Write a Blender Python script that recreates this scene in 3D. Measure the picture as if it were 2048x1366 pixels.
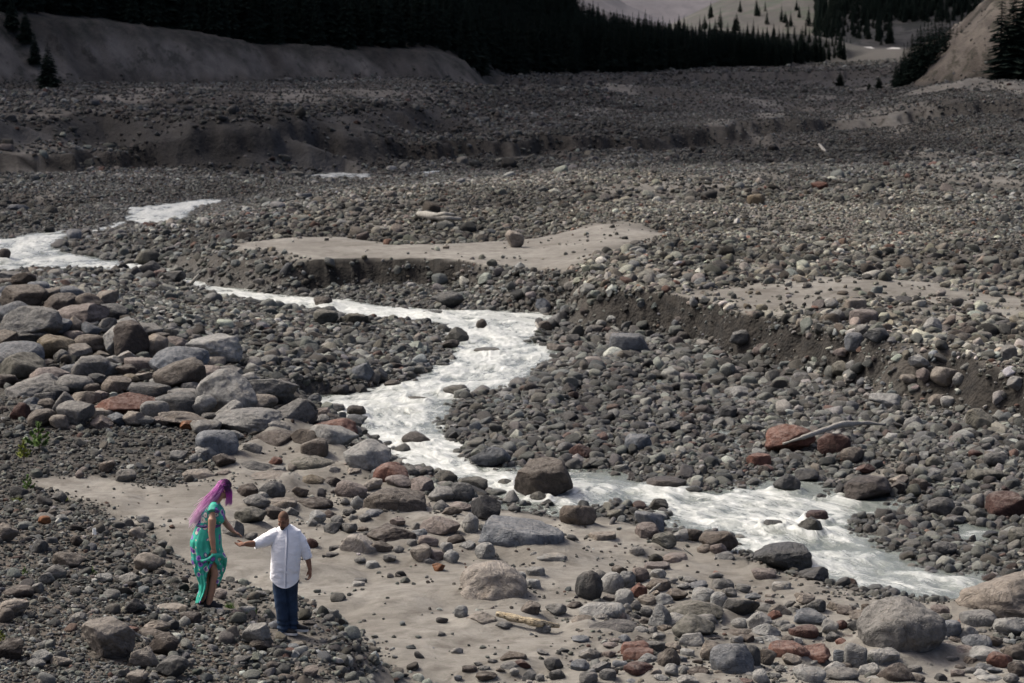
import bpy, bmesh, math, random
import numpy as np
from mathutils import Vector, Matrix, Euler

for o in list(bpy.data.objects):
    bpy.data.objects.remove(o, do_unlink=True)

# ------------------------------------------------------------------ camera, sky, sun, exposure
F_PX, CAM_H, HORIZON = 4835.6, 9.35, 70.0          # focal length in photo pixels, eye height above the stream, horizon row
PITCH = math.atan((683.0 - HORIZON) / F_PX)
scene = bpy.context.scene
COL = scene.collection

cam_data = bpy.data.cameras.new("camera")
cam_data.lens, cam_data.sensor_width = 85.0, 36.0
cam_data.clip_start, cam_data.clip_end = 0.5, 20000.0
cam_data.dof.use_dof = True
cam_data.dof.focus_distance = 36.0
cam_data.dof.aperture_fstop = 3.2
cam = bpy.data.objects.new("camera", cam_data)
cam.location = (0, 0, CAM_H)
cam.rotation_euler = (math.pi / 2 - PITCH, 0, 0)
COL.objects.link(cam)
scene.camera = cam

SUN_EL, SUN_AZ = math.radians(51), math.radians(-66)     # azimuth from straight ahead, negative = left
world = bpy.data.worlds.new("World")
scene.world = world
world.use_nodes = True
wn = world.node_tree.nodes
wn.clear()
sky = wn.new("ShaderNodeTexSky")
sky.sky_type = 'NISHITA'
sky.sun_disc = False
sky.sun_elevation = SUN_EL
sky.sun_rotation = SUN_AZ
sky.air_density, sky.dust_density, sky.ozone_density = 0.4, 6.0, 0.5
bg = wn.new("ShaderNodeBackground")
bg.inputs[1].default_value = 0.15
wo = wn.new("ShaderNodeOutputWorld")
world.node_tree.links.new(sky.outputs[0], bg.inputs[0])
world.node_tree.links.new(bg.outputs[0], wo.inputs[0])

sun_data = bpy.data.lights.new("sun", 'SUN')
sun_data.energy = 1.9
sun_data.angle = math.radians(12)
sun_data.color = (1.0, 0.96, 0.84)
sun = bpy.data.objects.new("sun", sun_data)
sun_dir = Vector((math.sin(SUN_AZ) * math.cos(SUN_EL), math.cos(SUN_AZ) * math.cos(SUN_EL), math.sin(SUN_EL)))
sun.rotation_euler = sun_dir.to_track_quat('Z', 'Y').to_euler()
sun.location = (-40, 60, 80)
COL.objects.link(sun)

scene.view_settings.view_transform = 'Standard'
scene.view_settings.look = 'None'
scene.view_settings.exposure = 0.82
scene.view_settings.gamma = 1.0
scene.view_settings.use_curve_mapping = False

# ------------------------------------------------------------------ small helpers
def tag(o, label=None, cat=None, group=None, kind=None):
    if label: o["label"] = label
    if cat: o["category"] = cat
    if group: o["group"] = group
    if kind: o["kind"] = kind
    return o

def link(o, parent=None):
    COL.objects.link(o)
    if parent: o.parent = parent
    return o

def mesh_np(name, verts, faces, smooth=True):
    """verts (n,3), faces (m,3|4) int arrays -> mesh data"""
    me = bpy.data.meshes.new(name)
    verts = np.asarray(verts, dtype=np.float32); faces = np.asarray(faces, dtype=np.int32)
    n, k = faces.shape
    me.vertices.add(len(verts)); me.vertices.foreach_set("co", verts.ravel())
    me.loops.add(n * k); me.loops.foreach_set("vertex_index", faces.ravel())
    me.polygons.add(n); me.polygons.foreach_set("loop_start", np.arange(0, n * k, k, dtype=np.int32))
    me.polygons.foreach_set("use_smooth", np.full(n, smooth))
    me.update(calc_edges=True); me.validate()
    return me

def obj(name, me, mat=None, parent=None, loc=None):
    o = bpy.data.objects.new(name, me)
    if mat is not None:
        me.materials.clear(); me.materials.append(mat)
    if loc is not None: o.location = loc
    return link(o, parent)

def set_attr(me, name, arr, typ='FLOAT', dom='POINT'):
    a = me.attributes.new(name, typ, dom)
    if typ == 'FLOAT': a.data.foreach_set("value", np.asarray(arr, np.float32).ravel())
    elif typ == 'INT': a.data.foreach_set("value", np.asarray(arr, np.int32).ravel())
    elif typ == 'FLOAT_VECTOR': a.data.foreach_set("vector", np.asarray(arr, np.float32).ravel())
    elif typ == 'FLOAT_COLOR': a.data.foreach_set("color", np.asarray(arr, np.float32).ravel())

def sstep(a, b, x):
    t = np.clip((x - a) / (b - a), 0, 1)
    return t * t * (3 - 2 * t)

# hash gradient-free value noise, 2-D and 3-D, and fractal sums
def _h(ix, iy, iz, seed):
    n = (ix.astype(np.int64) * 374761393 + iy.astype(np.int64) * 668265263 + iz.astype(np.int64) * 2147483647 + seed * 974634777) & 0xffffffff
    n = ((n ^ (n >> 13)) * 1274126177) & 0xffffffff
    n = ((n ^ (n >> 16)) * 2246822519) & 0xffffffff
    return ((n ^ (n >> 15)) & 0xffffff) / float(0xffffff) * 2 - 1

def noise2(x, y, seed=0):
    ix, iy = np.floor(x), np.floor(y)
    fx, fy = x - ix, y - iy
    fx = fx * fx * fx * (fx * (fx * 6 - 15) + 10); fy = fy * fy * fy * (fy * (fy * 6 - 15) + 10)
    z = np.zeros_like(ix)
    a, b = _h(ix, iy, z, seed), _h(ix + 1, iy, z, seed)
    c, d = _h(ix, iy + 1, z, seed), _h(ix + 1, iy + 1, z, seed)
    return (a + (b - a) * fx) * (1 - fy) + (c + (d - c) * fx) * fy

def fbm2(x, y, seed=0, oct=4, gain=0.5):
    s, a, t = 0, 1.0, 0
    for k in range(oct):
        s = s + a * noise2(x * 2 ** k + 17.3 * k, y * 2 ** k - 9.1 * k, seed + k); t += a; a *= gain
    return s / t

def noise3(p, seed=0):
    i = np.floor(p); f = p - i
    f = f * f * (3 - 2 * f)
    r = 0
    for dx in (0, 1):
        for dy in (0, 1):
            for dz in (0, 1):
                w = (f[:, 0] if dx else 1 - f[:, 0]) * (f[:, 1] if dy else 1 - f[:, 1]) * (f[:, 2] if dz else 1 - f[:, 2])
                r = r + w * _h(i[:, 0] + dx, i[:, 1] + dy, i[:, 2] + dz, seed)
    return r

def fbm3(p, seed=0, oct=4, gain=0.5):
    s, a, t = 0, 1.0, 0
    for k in range(oct):
        s = s + a * noise3(p * 2 ** k + 11.7 * k, seed + k); t += a; a *= gain
    return s / t

# ------------------------------------------------------------------ from a spot in the photo to a spot in the valley
CP, SP = math.cos(PITCH), math.sin(PITCH)
def ray(px, py):
    xc, yc = (np.asarray(px, float) - 1024) / F_PX, (683 - np.asarray(py, float)) / F_PX
    return xc, CP + yc * SP, -SP + yc * CP

def ground_xy(px, py, z=0.0):
    dx, dy, dz = ray(px, py)
    t = (z - CAM_H) / dz
    return np.stack([dx * t, dy * t], -1)

def pts(lst, z=0.0):
    a = np.array(lst, float)
    return ground_xy(a[:, 0], a[:, 1], z)

def seg_dist(X, Y, P, closed=True, widths=None):
    """distance to a polyline (and, if closed, signed: negative inside); optional per-vertex value at the nearest spot"""
    n = len(P)
    best = np.full(X.shape, 1e18); wv = np.zeros(X.shape) if widths is not None else None
    inside = np.zeros(X.shape, bool)
    for i in range(n if closed else n - 1):
        a, b = P[i], P[(i + 1) % n]
        ex, ey = b - a
        L = ex * ex + ey * ey + 1e-12
        t = np.clip(((X - a[0]) * ex + (Y - a[1]) * ey) / L, 0, 1)
        d = (X - a[0] - t * ex) ** 2 + (Y - a[1] - t * ey) ** 2
        m = d < best
        best = np.where(m, d, best)
        if widths is not None: wv = np.where(m, widths[i] * (1 - t) + widths[(i + 1) % n] * t, wv)
        if closed and ey != 0:
            inside ^= ((a[1] > Y) != (b[1] > Y)) & (X < a[0] + (Y - a[1]) / ey * ex)
    d = np.sqrt(best)
    if closed: d = np.where(inside, -d, d)
    return (d, wv) if widths is not None else d

def sdf_near(X, Y, P, margin=8.0):
    """signed distance to a closed polygon, exact near it, large elsewhere"""
    r = np.full(X.shape, 99.0)
    lo, hi = P.min(0) - margin, P.max(0) + margin
    m = (X > lo[0]) & (X < hi[0]) & (Y > lo[1]) & (Y < hi[1])
    if m.any(): r[m] = seg_dist(X[m], Y[m], P)
    return r

# ------------------------------------------------------------------ the plan of the valley
RIVER = [
    pts([(405,570),(480,578),(560,590),(640,597),(700,600),(760,609),(830,617),(900,620),(1000,620),(1100,627),(1125,640),(1095,660),(1080,685),
         (1130,698),(1140,712),(1085,742),(1050,768),(1020,784),(975,790),(930,800),(903,820),(893,850),(915,880),(950,900),(950,930),(1020,942),(1080,932),
         (1150,938),(1230,940),(1290,958),(1350,973),(1420,980),(1480,975),(1530,958),(1570,945),(1630,955),(1660,985),(1720,998),(1800,1008),(1852,1008),
         (1850,1022),(1790,1028),(1740,1032),(1728,1048),(1735,1072),(1755,1092),(1800,1106),(1850,1125),(1900,1142),(1960,1152),(2000,1162),(2100,1178),(2300,1210),
         (2300,1330),(2080,1262),(2030,1245),(1960,1215),(1880,1205),(1780,1192),(1700,1180),(1640,1165),(1600,1152),(1560,1140),(1500,1122),(1470,1108),(1430,1068),
         (1380,1060),(1330,1048),(1300,1030),(1250,1012),(1200,1015),(1150,1030),(1080,1016),(1010,1002),(960,985),(900,962),(855,948),(800,934),(772,905),
         (725,880),(690,850),(640,830),(605,800),(640,790),(720,783),(760,770),(820,763),(850,740),(880,733),(905,705),(882,690),(890,670),(860,650),
         (800,643),(740,640),(690,632),(620,620),(540,611),(480,602),(420,592)]),
    pts([(-200,476),(0,478),(60,468),(135,460),(142,480),(112,495),(170,513),(260,528),(335,537),(335,546),(250,542),(150,538),(60,538),(0,546),(-200,575)]),
    pts([(240,442),(250,415),(330,408),(400,399),(452,398),(448,407),(400,413),(378,440),(332,448),(300,455)]),
    pts([(322,534),(350,540),(385,556),(418,571),(432,588),(400,582),(362,564),(322,549)]),
    pts([(252,440),(262,450),(215,460),(170,474),(138,480),(136,474),(165,466),(210,453)]),
    pts([(598,352),(640,347),(690,345),(742,349),(748,362),(700,365),(680,357),(640,362)]),
    pts([(798,353),(840,344),(888,341),(862,350),(820,360)]),
    pts([(1545,253),(1580,246),(1628,249),(1632,256),(1560,260)]),
    pts([(1415,790),(1432,815),(1448,850),(1474,880),(1500,905),(1528,912),(1492,926),(1463,900),(1433,865),(1418,830)]),
    pts([(1900,1052),(1990,1045),(2002,1065),(1962,1095),(1930,1086),(1893,1074)]),
]
def river_sd(X, Y):
    d = np.full(X.shape, 99.0)
    for P in RIVER: d = np.minimum(d, sdf_near(X, Y, P, 9.0))
    return d

T1 = [(2400,790,.5),(2048,742,.35),(1900,716,.4),(1800,705,.6),(1720,690,.5),(1640,660,.35),(1560,640,.3),(1480,622,.25),(1400,605,.25),(1300,588,.25),(1150,568,.6),
      (1100,560,1.6),(1040,543,1.5),(960,530,.6),(905,520  ,.15),(760,516  ,.15),(645,518  ,.15),(618,518,.3),(590,518,.9),(540,515,1.4),(470,510,1.7),(405,500,2.0),(380,480,2.6),
      (420,448,3.5),(500,405,5.0),(620,372,5.0),(760,373,5.0),(900,358,6.0),(1000,342,12.0),(1300,330,22.0),(1700,322,25.0),(2400,312,25.0)]
T1_P = np.vstack([pts([t[:2]], 1.5 if t[0] > 1120 else 1.2) for t in T1]); T1_W = [t[2] for t in T1]
FAR = [(600, 1600), (-600, 1600)]
L2_P = np.vstack([pts([(2600,268),(1700,276),(1440,285),(1200,301),(880,319),(600,333),(300,346),(150,356),(-700,380)], .3), [(-600, 1600), (900, 1600)]])
L3_P = np.vstack([pts([(2400,158),(1700,160),(1500,163),(1300,171),(1080,179),(900,182)], 1.6), [(-100, 1600), (900, 1600)]])
L4_P = np.vstack([pts([(1120,193),(1000,197),(880,207),(700,217),(560,236),(400,239),(200,234),(0,244),(-700,262)], 3.6), [(-700, 1600), (300, 1600)]])
MOUND_P = pts([(1030,235),(1180,215),(1330,212)], 1.2)
RIDGE = pts([(-500,560),(0,640),(150,665),(300,705),(440,780),(570,830)], .9)
RIDGE_H = [1.9,1.35,1.2,.8,.45,.15]
FG = np.vstack([pts([(735,1500),(722,1366),(735,1315),(690,1270),(640,1238),(585,1195),(480,1165),(400,1150),(330,1100),(260,1050),(130,1015),(0,990),(-600,960)], .85), [(-30, 15), (2, 15)]])
SAND = [
    (np.vstack([pts([(60,960),(200,955),(330,975),(420,942),(480,890),(560,850),(640,850),(720,890),(760,945)], .4), pts([(850,990),(960,1020),(1090,1035),(1200,1046),(1300,1062),(1400,1085),(1480,1105),(1560,1132),(1640,1157),(1760,1186),
          (1900,1206),(1960,1222)], .03), pts([(2060,1275),(2200,1335),(2200,1500),(700,1500),(715,1350),(700,1300),(600,1215),(500,1175),(380,1160),(300,1080),(200,1030),(90,985)], .4)]), 1.0, .3),
    (pts([(415,487),(560,468),(700,464),(800,488),(1000,476),(1100,468),(1180,458),(1290,460),(1345,480),(1260,508),(1160,552),(1040,549),(905,525),(640,522),(540,505)], 1.2), 1.0, .5),
    (pts([(1290,590),(1480,575),(1600,545),(1800,553),(2060,598),(2300,620),(2300,650),(2060,640),(1850,622),(1690,603),(1600,640),(1450,612)], 1.5), .95, .8),
    (pts([(1150,378),(1400,350),(1560,348),(1520,372),(1300,402),(1200,400)], 1.5), .75, 2.0),
    (pts([(1700,545),(1850,478),(2060,462),(2300,470),(2300,540),(2060,540),(1900,532)], 1.5), .6, 2.0),
    (pts([(1690,925),(1800,908),(1830,940),(1740,955)], .3), .9, .4),
    (pts([(1880,1255),(2060,1280),(2060,1330),(1900,1340),(1820,1330)], .4), 1.0, .3),
]
DIRT = pts([(300,1020),(430,1000),(520,1060),(590,1160),(700,1270),(730,1380),(640,1400),(560,1330),(520,1280),(480,1240),(440,1225),(385,1190),(360,1120)], 1.05)
BLUFF_PX = [-700, 0, 200, 420, 560, 700, 880, 930, 985, 1010]
BLUFF_Z = [11.5, 10.9, 10.2, 8.7, 7.7, 7.3, 7.1, 6.2, 3.0, 2.2]
FOREST_PX = [-700, 0, 200, 420, 560, 700, 880, 940, 1000, 1100, 1300, 1450, 1560, 1690, 1760]
FOREST_Y = [231, 247, 261, 273, 281, 290, 304, 310, 352, 385, 410, 470, 480, 600, 900]

def terrain(X, Y):
    """height of the ground and what it is made of, at any spot of the valley"""
    sh = X.shape
    X = X.ravel().astype(float); Y = Y.ravel().astype(float)
    u = X / np.maximum(Y, 1) * F_PX / 0.9966 + 1024                # the bearing, as a photo column
    dr = river_sd(X, Y)
    dr = dr + (.32 * fbm2(X * 1.0, Y * 1.0, 101, 3) + .12 * noise2(X * 3.5, Y * 3.5, 103)) * np.minimum(1, Y / 60)
    n_big = fbm2(X * .08, Y * .08, 5, 3); n_mid = fbm2(X * .35, Y * .35, 9, 3); n_sm = fbm2(X * 1.7, Y * 1.7, 13, 3)
    h = np.where(dr < 0, -.30 * sstep(0, -1.2, dr), .22 * sstep(0, 2.5, dr) + .25 * sstep(2, 9, dr))
    h = h + (.12 * n_big + .07 * n_mid) * sstep(-.2, 2, dr)
    # cobble terrace with its cut bank
    lo, hi = T1_P.min(0), T1_P.max(0)
    d1 = np.full(X.shape, 99.0); w1 = np.ones(X.shape)
    m = (X > lo[0] - 20) & (X < hi[0] + 20) & (Y > lo[1] - 30) & (Y < hi[1] + 30)
    d1[m], w1[m] = seg_dist(X[m], Y[m], T1_P, True, T1_W)
    wob = (.40 * fbm2(X * 1.1, Y * 1.1, 21, 4) + .5 * n_mid) * np.minimum(1, .5 + w1)
    t1 = sstep(0, 1, (-(d1 + wob) + w1) / (2 * w1))
    base1 = 1.2 + .3 * sstep(1040, 1250, u) + .10 * n_big + .04 * n_mid
    h = h * (1 - t1) + base1 * t1
    # bars and old channels between them
    chan = fbm2(X * .040 + Y * .015, Y * .085, 121, 4) + .35 * fbm2(X * .16, Y * .22, 127, 3)
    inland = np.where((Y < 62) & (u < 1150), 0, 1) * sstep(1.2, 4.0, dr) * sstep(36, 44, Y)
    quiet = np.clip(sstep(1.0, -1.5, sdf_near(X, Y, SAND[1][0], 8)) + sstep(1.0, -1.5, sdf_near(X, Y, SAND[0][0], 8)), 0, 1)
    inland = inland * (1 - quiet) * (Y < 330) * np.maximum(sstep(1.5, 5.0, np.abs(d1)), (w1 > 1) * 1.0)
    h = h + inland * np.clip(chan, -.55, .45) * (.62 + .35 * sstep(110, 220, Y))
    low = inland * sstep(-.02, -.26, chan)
    # farther steps
    m = Y > 110
    step2 = 0
    d2 = np.full(X.shape, 99.0); d3 = d2.copy(); d4 = d2.copy()
    d2[m] = seg_dist(X[m], Y[m], L2_P); d3[m] = seg_dist(X[m], Y[m], L3_P); d4[m] = seg_dist(X[m], Y[m], L4_P)
    h = h + 1.25 * sstep(.6, -.6, d2 + 2.5 * n_mid + 3 * n_big) + 1.4 * sstep(.8, -.8, d3 + 3 * n_mid + 5 * n_big)
    e2, e3 = d2 + 2.5 * n_mid + 3 * n_big, d3 + 3 * n_mid + 5 * n_big
    step2 = np.where(m, np.exp(-((e2 + .1) / 1.1) ** 2) + np.exp(-((e3 + .1) / 1.3) ** 2), 0)
    f4 = sstep(1090, 780, u)
    t4 = sstep(8.0, -.5, d4 + 1.6 * n_mid + 1.5 * n_big)
    g4 = np.abs(fbm2(X * .22 + Y * .10, Y * .05, 77, 3))
    h = h + f4 * t4 * (2.5 - .0 * g4) + f4 * sstep(0, .5, t4) * sstep(1, .5, t4) * (.5 - 2.2 * g4)
    dm = seg_dist(X, Y, MOUND_P, False)
    h = h + 1.7 * np.exp(-(dm / 9.0) ** 2) * (1 + .3 * n_mid)
    # big eroded bluff on the left and the ground the forest stands on
    yb = np.interp(u, [-700, 0, 980, 1010], [215, 232, 300, 330])
    zl = np.interp(u, BLUFF_PX, BLUFF_Z)
    rise = np.maximum(zl - 3.6, 0.0)
    run = 1.0 + rise * 1.45
    gul = fbm2(X * .16 + Y * .10, Y * .02, 31, 4)
    tb = np.clip((Y - yb + 1.6 * gul) / run, 0, 1)
    left = sstep(1015, 985, u)
    tb_s = tb * (1.12 - .12 * tb)
    hb = rise * np.minimum(tb_s, 1) + 1.1 * np.minimum(gul, .1) * np.sin(np.pi * tb)
    fy = np.interp(u, FOREST_PX, FOREST_Y)
    hf = .11 * np.clip(Y - fy, 0, np.interp(u, [900, 1100, 1700], [220, 75, 55])) * sstep(1760, 1600, u)
    h = h + left * hb + hf
    # spur on the right
    du = (u - 1815) / 240.0
    ys = 292 - 6 * np.clip(du, 0, 3)
    ts = np.clip((Y - ys + 2.5 * gul) / 16.0, 0, 1)
    hs = 15.5 * np.clip(du, 0, 1.6) ** 1.08 * (ts * (1.6 - .6 * ts)) * (1 + .16 * gul) + 1.3 * fbm2(X * .35 + Y * .2, Y * .12, 131, 4) * ts * np.clip(du * 4, 0, 1) 
    h = h + np.where(u > 1815, hs, 0)
    # rubble apron below the spur
    ap = sstep(1660, 1950, u) * sstep(150, 262, Y) * (Y < 900)
    h = h + ap * (2.0 + .7 * n_mid + .5 * n_big)
    # boulder ridge on the near left bank
    m_r = (Y > 40) & (Y < 100) & (X < 8)
    if m_r.any():
        dR, hR = seg_dist(X[m_r], Y[m_r], RIDGE, False, RIDGE_H)
        dd = np.zeros(X.shape); dd[m_r] = hR * np.exp(-(dR / 4.6) ** 2)
        h = h + dd
    # near bank: sand rising to a gravel mound that comes up towards the viewer
    near = (Y < 62)
    dF = np.full(X.shape, 99.0); dF[near] = seg_dist(X[near], Y[near], FG)
    wF = dF + .55 * n_mid + .30 * fbm2(X * 1.1, Y * 1.1, 91, 3)
    h = h + np.where(near, .40 * sstep(.55, -.35, wF) + .15 * np.clip(-dF, 0, 9.0), 0)
    # sand, wet and scrub
    sand = np.zeros(X.shape)
    for P, amt, soft in SAND:
        d = sdf_near(X, Y, P, 6.0 + soft * 3)
        q = amt * sstep(soft, -soft, d + soft * (1.1 * n_mid + .5 * n_sm))
        if P is SAND[1][0] or P is SAND[2][0]: q = q * sstep(.84, .98, t1)
        sand = np.maximum(sand, q)
    silt = sstep(.06, .50, fbm2(X * .16 + 3, Y * .055, 111, 4)) * np.clip(sstep(.93, 1, t1) + (Y > 130), 0, 1) * (Y < 330) * (1 - sstep(.0, .3, t4 * (t4 < .97) * f4))
    sand = np.maximum(sand, .72 * silt)
    dirt = sstep(.5, -.5, sdf_near(X, Y, DIRT, 6) + .8 * n_mid + .5 * n_sm)
    inf = sstep(.9, -.9, wF) * near
    sand = np.maximum(sand * (1 - inf), .42 * dirt * inf)
    sandw = sand.copy(); sand = np.maximum(sand, .55 * sstep(.93, 1, t1) * sstep(165, 120, Y) * np.clip(.8 + 1.2 * fbm2(X * .2, Y * .12, 141, 3), .2, 1.2))
    bank = sstep(.10, .4, t1) * sstep(.90, .6, t1) * sstep(.8, .4, w1)
    bluff = np.where(u < 1012, left * sstep(.02, .12, tb) * (Y > yb - 3), 0)
    spur = np.where(u > 1815, sstep(.02, .1, ts) * sstep(0, .12, du), 0)
    scrub = np.where((u < 1012), left * sstep(.55, .85, tb + .35 * fbm2(X * .12, Y * .3, 41, 3)), 0)
    scrub = np.maximum(scrub, (1 - left) * sstep(-2, 6, Y - fy) * sstep(1750, 1690, u))
    wet = sstep(.9, .0, dr + .25 * n_sm) * (1 - t1) * (1 - .75 * sand)
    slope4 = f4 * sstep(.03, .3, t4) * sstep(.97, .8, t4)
    h = h + .015 * n_sm + sand * (.11 * n_mid + .09 * fbm2(X * .8, Y * .8, 87, 4) - .07 * sstep(.25, .0, np.abs(fbm2(X * .35 + 5, Y * .35, 93, 3)))) * (Y < 70)
    lim = -.28 * sstep(.05, -1.1, dr) + 1.3 * np.maximum(dr, 0) + .02
    h = np.where(dr < 1.6, np.minimum(h, lim), h)
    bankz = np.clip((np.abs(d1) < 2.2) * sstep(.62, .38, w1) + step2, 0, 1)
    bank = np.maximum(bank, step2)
    fgw = np.where(near, sstep(1.2, -2.0, wF), 0)
    ridge = np.zeros(X.shape)
    if m_r.any(): ridge[m_r] = np.exp(-(dR / 4.2) ** 2) * np.minimum(hR, 1)
    flat4 = f4 * sstep(.9, 1, t4)
    foot = (np.abs(d1) < 1.9) * (t1 < .12) * sstep(.8, .4, w1)
    out = dict(h=h, sandw=sandw, foot=foot, low=low, chan=chan * inland, dirt=dirt, fgw=fgw, ridge=ridge, flat4=flat4, dr=dr, sand=sand, bank=bank, bluff=bluff, spur=spur, scrub=scrub, wet=wet, bankz=bankz, fg=inf, t1=t1, slope4=slope4, tb=tb)
    return {k: v.reshape(sh) for k, v in out.items()}

# ground grid: fine near the viewer, coarser far away
NU = 700
gu = np.linspace(-.33, .33, NU)
gv = np.concatenate([np.linspace(.052, .0165, 300, endpoint=False), np.linspace(.0165, .0078, 230, endpoint=False), np.linspace(.0078, .0028, 200, endpoint=False), np.linspace(.0028, .0006, 60)])
NV = len(gv)
GY = np.repeat((1 / gv)[:, None], NU, 1)
GX = gu[None, :] * GY
G = terrain(GX, GY)
GZ = G["h"]

def look(name, X, Y):
    """read the ground grid at any spot (bilinear)"""
    X = np.asarray(X, float); Y = np.asarray(Y, float)
    fu = np.clip((X / Y - gu[0]) / (gu[1] - gu[0]), 0, NU - 1.001)
    fv = np.clip(np.interp(1 / Y, gv[::-1], np.arange(NV)[::-1]), 0, NV - 1.001)
    i, j = fv.astype(int), fu.astype(int); a, b = fv - i, fu - j
    A = G[name] if name != "z" else GZ
    return (A[i, j] * (1 - b) + A[i, j + 1] * b) * (1 - a) + (A[i + 1, j] * (1 - b) + A[i + 1, j + 1] * b) * a

def hit(px, py, lift=0.0, y0=24.0, y1=700.0, n=3000, floor=-9.0):
    """first spot where the line of sight through a photo spot meets the ground (raised by lift(Y))"""
    dx, dy, dz = ray(px, py)
    Yv = 1 / np.linspace(1 / y0, 1 / y1, n)
    Xv = dx / dy * Yv; Zv = CAM_H + dz / dy * Yv
    g = np.maximum(look("z", Xv, Yv), floor) + (lift(Yv) if callable(lift) else lift)
    below = np.nonzero(Zv <= g)[0]
    k = below[0] if len(below) else n - 1
    if k > 0:
        a, b = Zv[k - 1] - g[k - 1], Zv[k] - g[k]
        t = a / (a - b + 1e-9); t = min(max(t, 0), 1)
    else: t = 0; k = 1
    return Xv[k - 1] + (Xv[k] - Xv[k - 1]) * t, Yv[k - 1] + (Yv[k] - Yv[k - 1]) * t

# ------------------------------------------------------------------ materials
def new_mat(name):
    m = bpy.data.materials.new(name); m.use_nodes = True
    nt = m.node_tree; nt.nodes.clear()
    out = nt.nodes.new("ShaderNodeOutputMaterial"); b = nt.nodes.new("ShaderNodeBsdfPrincipled")
    nt.links.new(b.outputs[0], out.inputs[0])
    b.inputs["Specular IOR Level"].default_value = 0.3
    return m, nt, b

class NT:
    """short-hand for wiring shader nodes"""
    def __init__(s, nt): s.nt = nt
    def n(s, typ, **kw):
        nd = s.nt.nodes.new(typ)
        for k, v in kw.items(): setattr(nd, k, v)
        return nd
    def set(s, sock, v):
        if hasattr(v, "is_linked") or isinstance(v, bpy.types.NodeSocket): s.nt.links.new(v, sock)
        else: sock.default_value = v
    def math(s, op, a, b=0.0, clamp=False):
        nd = s.n("ShaderNodeMath", operation=op, use_clamp=clamp); s.set(nd.inputs[0], a); s.set(nd.inputs[1], b); return nd.outputs[0]
    def mix(s, f, a, b, blend='MIX'):
        nd = s.n("ShaderNodeMix", data_type='RGBA', blend_type=blend)
        s.set(nd.inputs[0], f); s.set(nd.inputs[6], a); s.set(nd.inputs[7], b); return nd.outputs[2]
    def noise(s, vec, scale, detail=4, rough=.55, dist=0.0, out=0):
        nd = s.n("ShaderNodeTexNoise"); s.set(nd.inputs["Vector"], vec)
        nd.inputs["Scale"].default_value = scale; nd.inputs["Detail"].default_value = detail
        nd.inputs["Roughness"].default_value = rough; nd.inputs["Distortion"].default_value = dist
        return nd.outputs[out]
    def voro(s, vec, scale, feature='F1', out="Distance", rnd=1.0):
        nd = s.n("ShaderNodeTexVoronoi", feature=feature); s.set(nd.inputs["Vector"], vec)
        nd.inputs["Scale"].default_value = scale; nd.inputs["Randomness"].default_value = rnd
        return nd.outputs[out]
    def ramp(s, f, stops, interp='LINEAR'):
        nd = s.n("ShaderNodeValToRGB"); cr = nd.color_ramp; cr.interpolation = interp
        while len(cr.elements) < len(stops): cr.elements.new(.5)
        for e, (p, c) in zip(cr.elements, stops):
            e.position = p; e.color = (c, c, c, 1) if isinstance(c, (int, float)) else (*c, 1)
        s.set(nd.inputs[0], f); return nd.outputs[0]
    def mrange(s, v, a, b, c=0.0, d=1.0):
        nd = s.n("ShaderNodeMapRange"); s.set(nd.inputs[0], v)
        for k, x in enumerate((a, b, c, d)): nd.inputs[1 + k].default_value = x
        return nd.outputs[0]
    def attr(s, name, typ='GEOMETRY', out=0):
        nd = s.n("ShaderNodeAttribute", attribute_name=name, attribute_type=typ); return nd.outputs[out]
    def coord(s, out="Object"): return s.n("ShaderNodeTexCoord").outputs[out]
    def bump(s, h, strength=.5, dist=.05, normal=None):
        nd = s.n("ShaderNodeBump"); nd.inputs["Strength"].default_value = strength; nd.inputs["Distance"].default_value = dist
        s.set(nd.inputs["Height"], h)
        if normal is not None: s.set(nd.inputs["Normal"], normal)
        return nd.outputs[0]
    def scale(s, vec, v):
        nd = s.n("ShaderNodeMapping"); s.set(nd.inputs[0], vec); nd.inputs["Scale"].default_value = v; return nd.outputs[0]

def plain(name, col, rough=.8, spec=.3, var=.0, vs=8.0, bump=0.0, bs=40.0):
    m, nt, b = new_mat(name); k = NT(nt)
    c = (*col, 1)
    if var:
        n = k.noise(k.coord(), vs, 5)
        v = k.mrange(n, .3, .7, 1 - var, 1 + var)
        c = k.mix(1.0, c, v, 'MULTIPLY')
    k.set(b.inputs["Base Color"], c)
    b.inputs["Roughness"].default_value = rough; b.inputs["Specular IOR Level"].default_value = spec
    if bump: k.set(b.inputs["Normal"], k.bump(k.noise(k.coord(), bs, 4), bump, .02))
    return m

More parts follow.
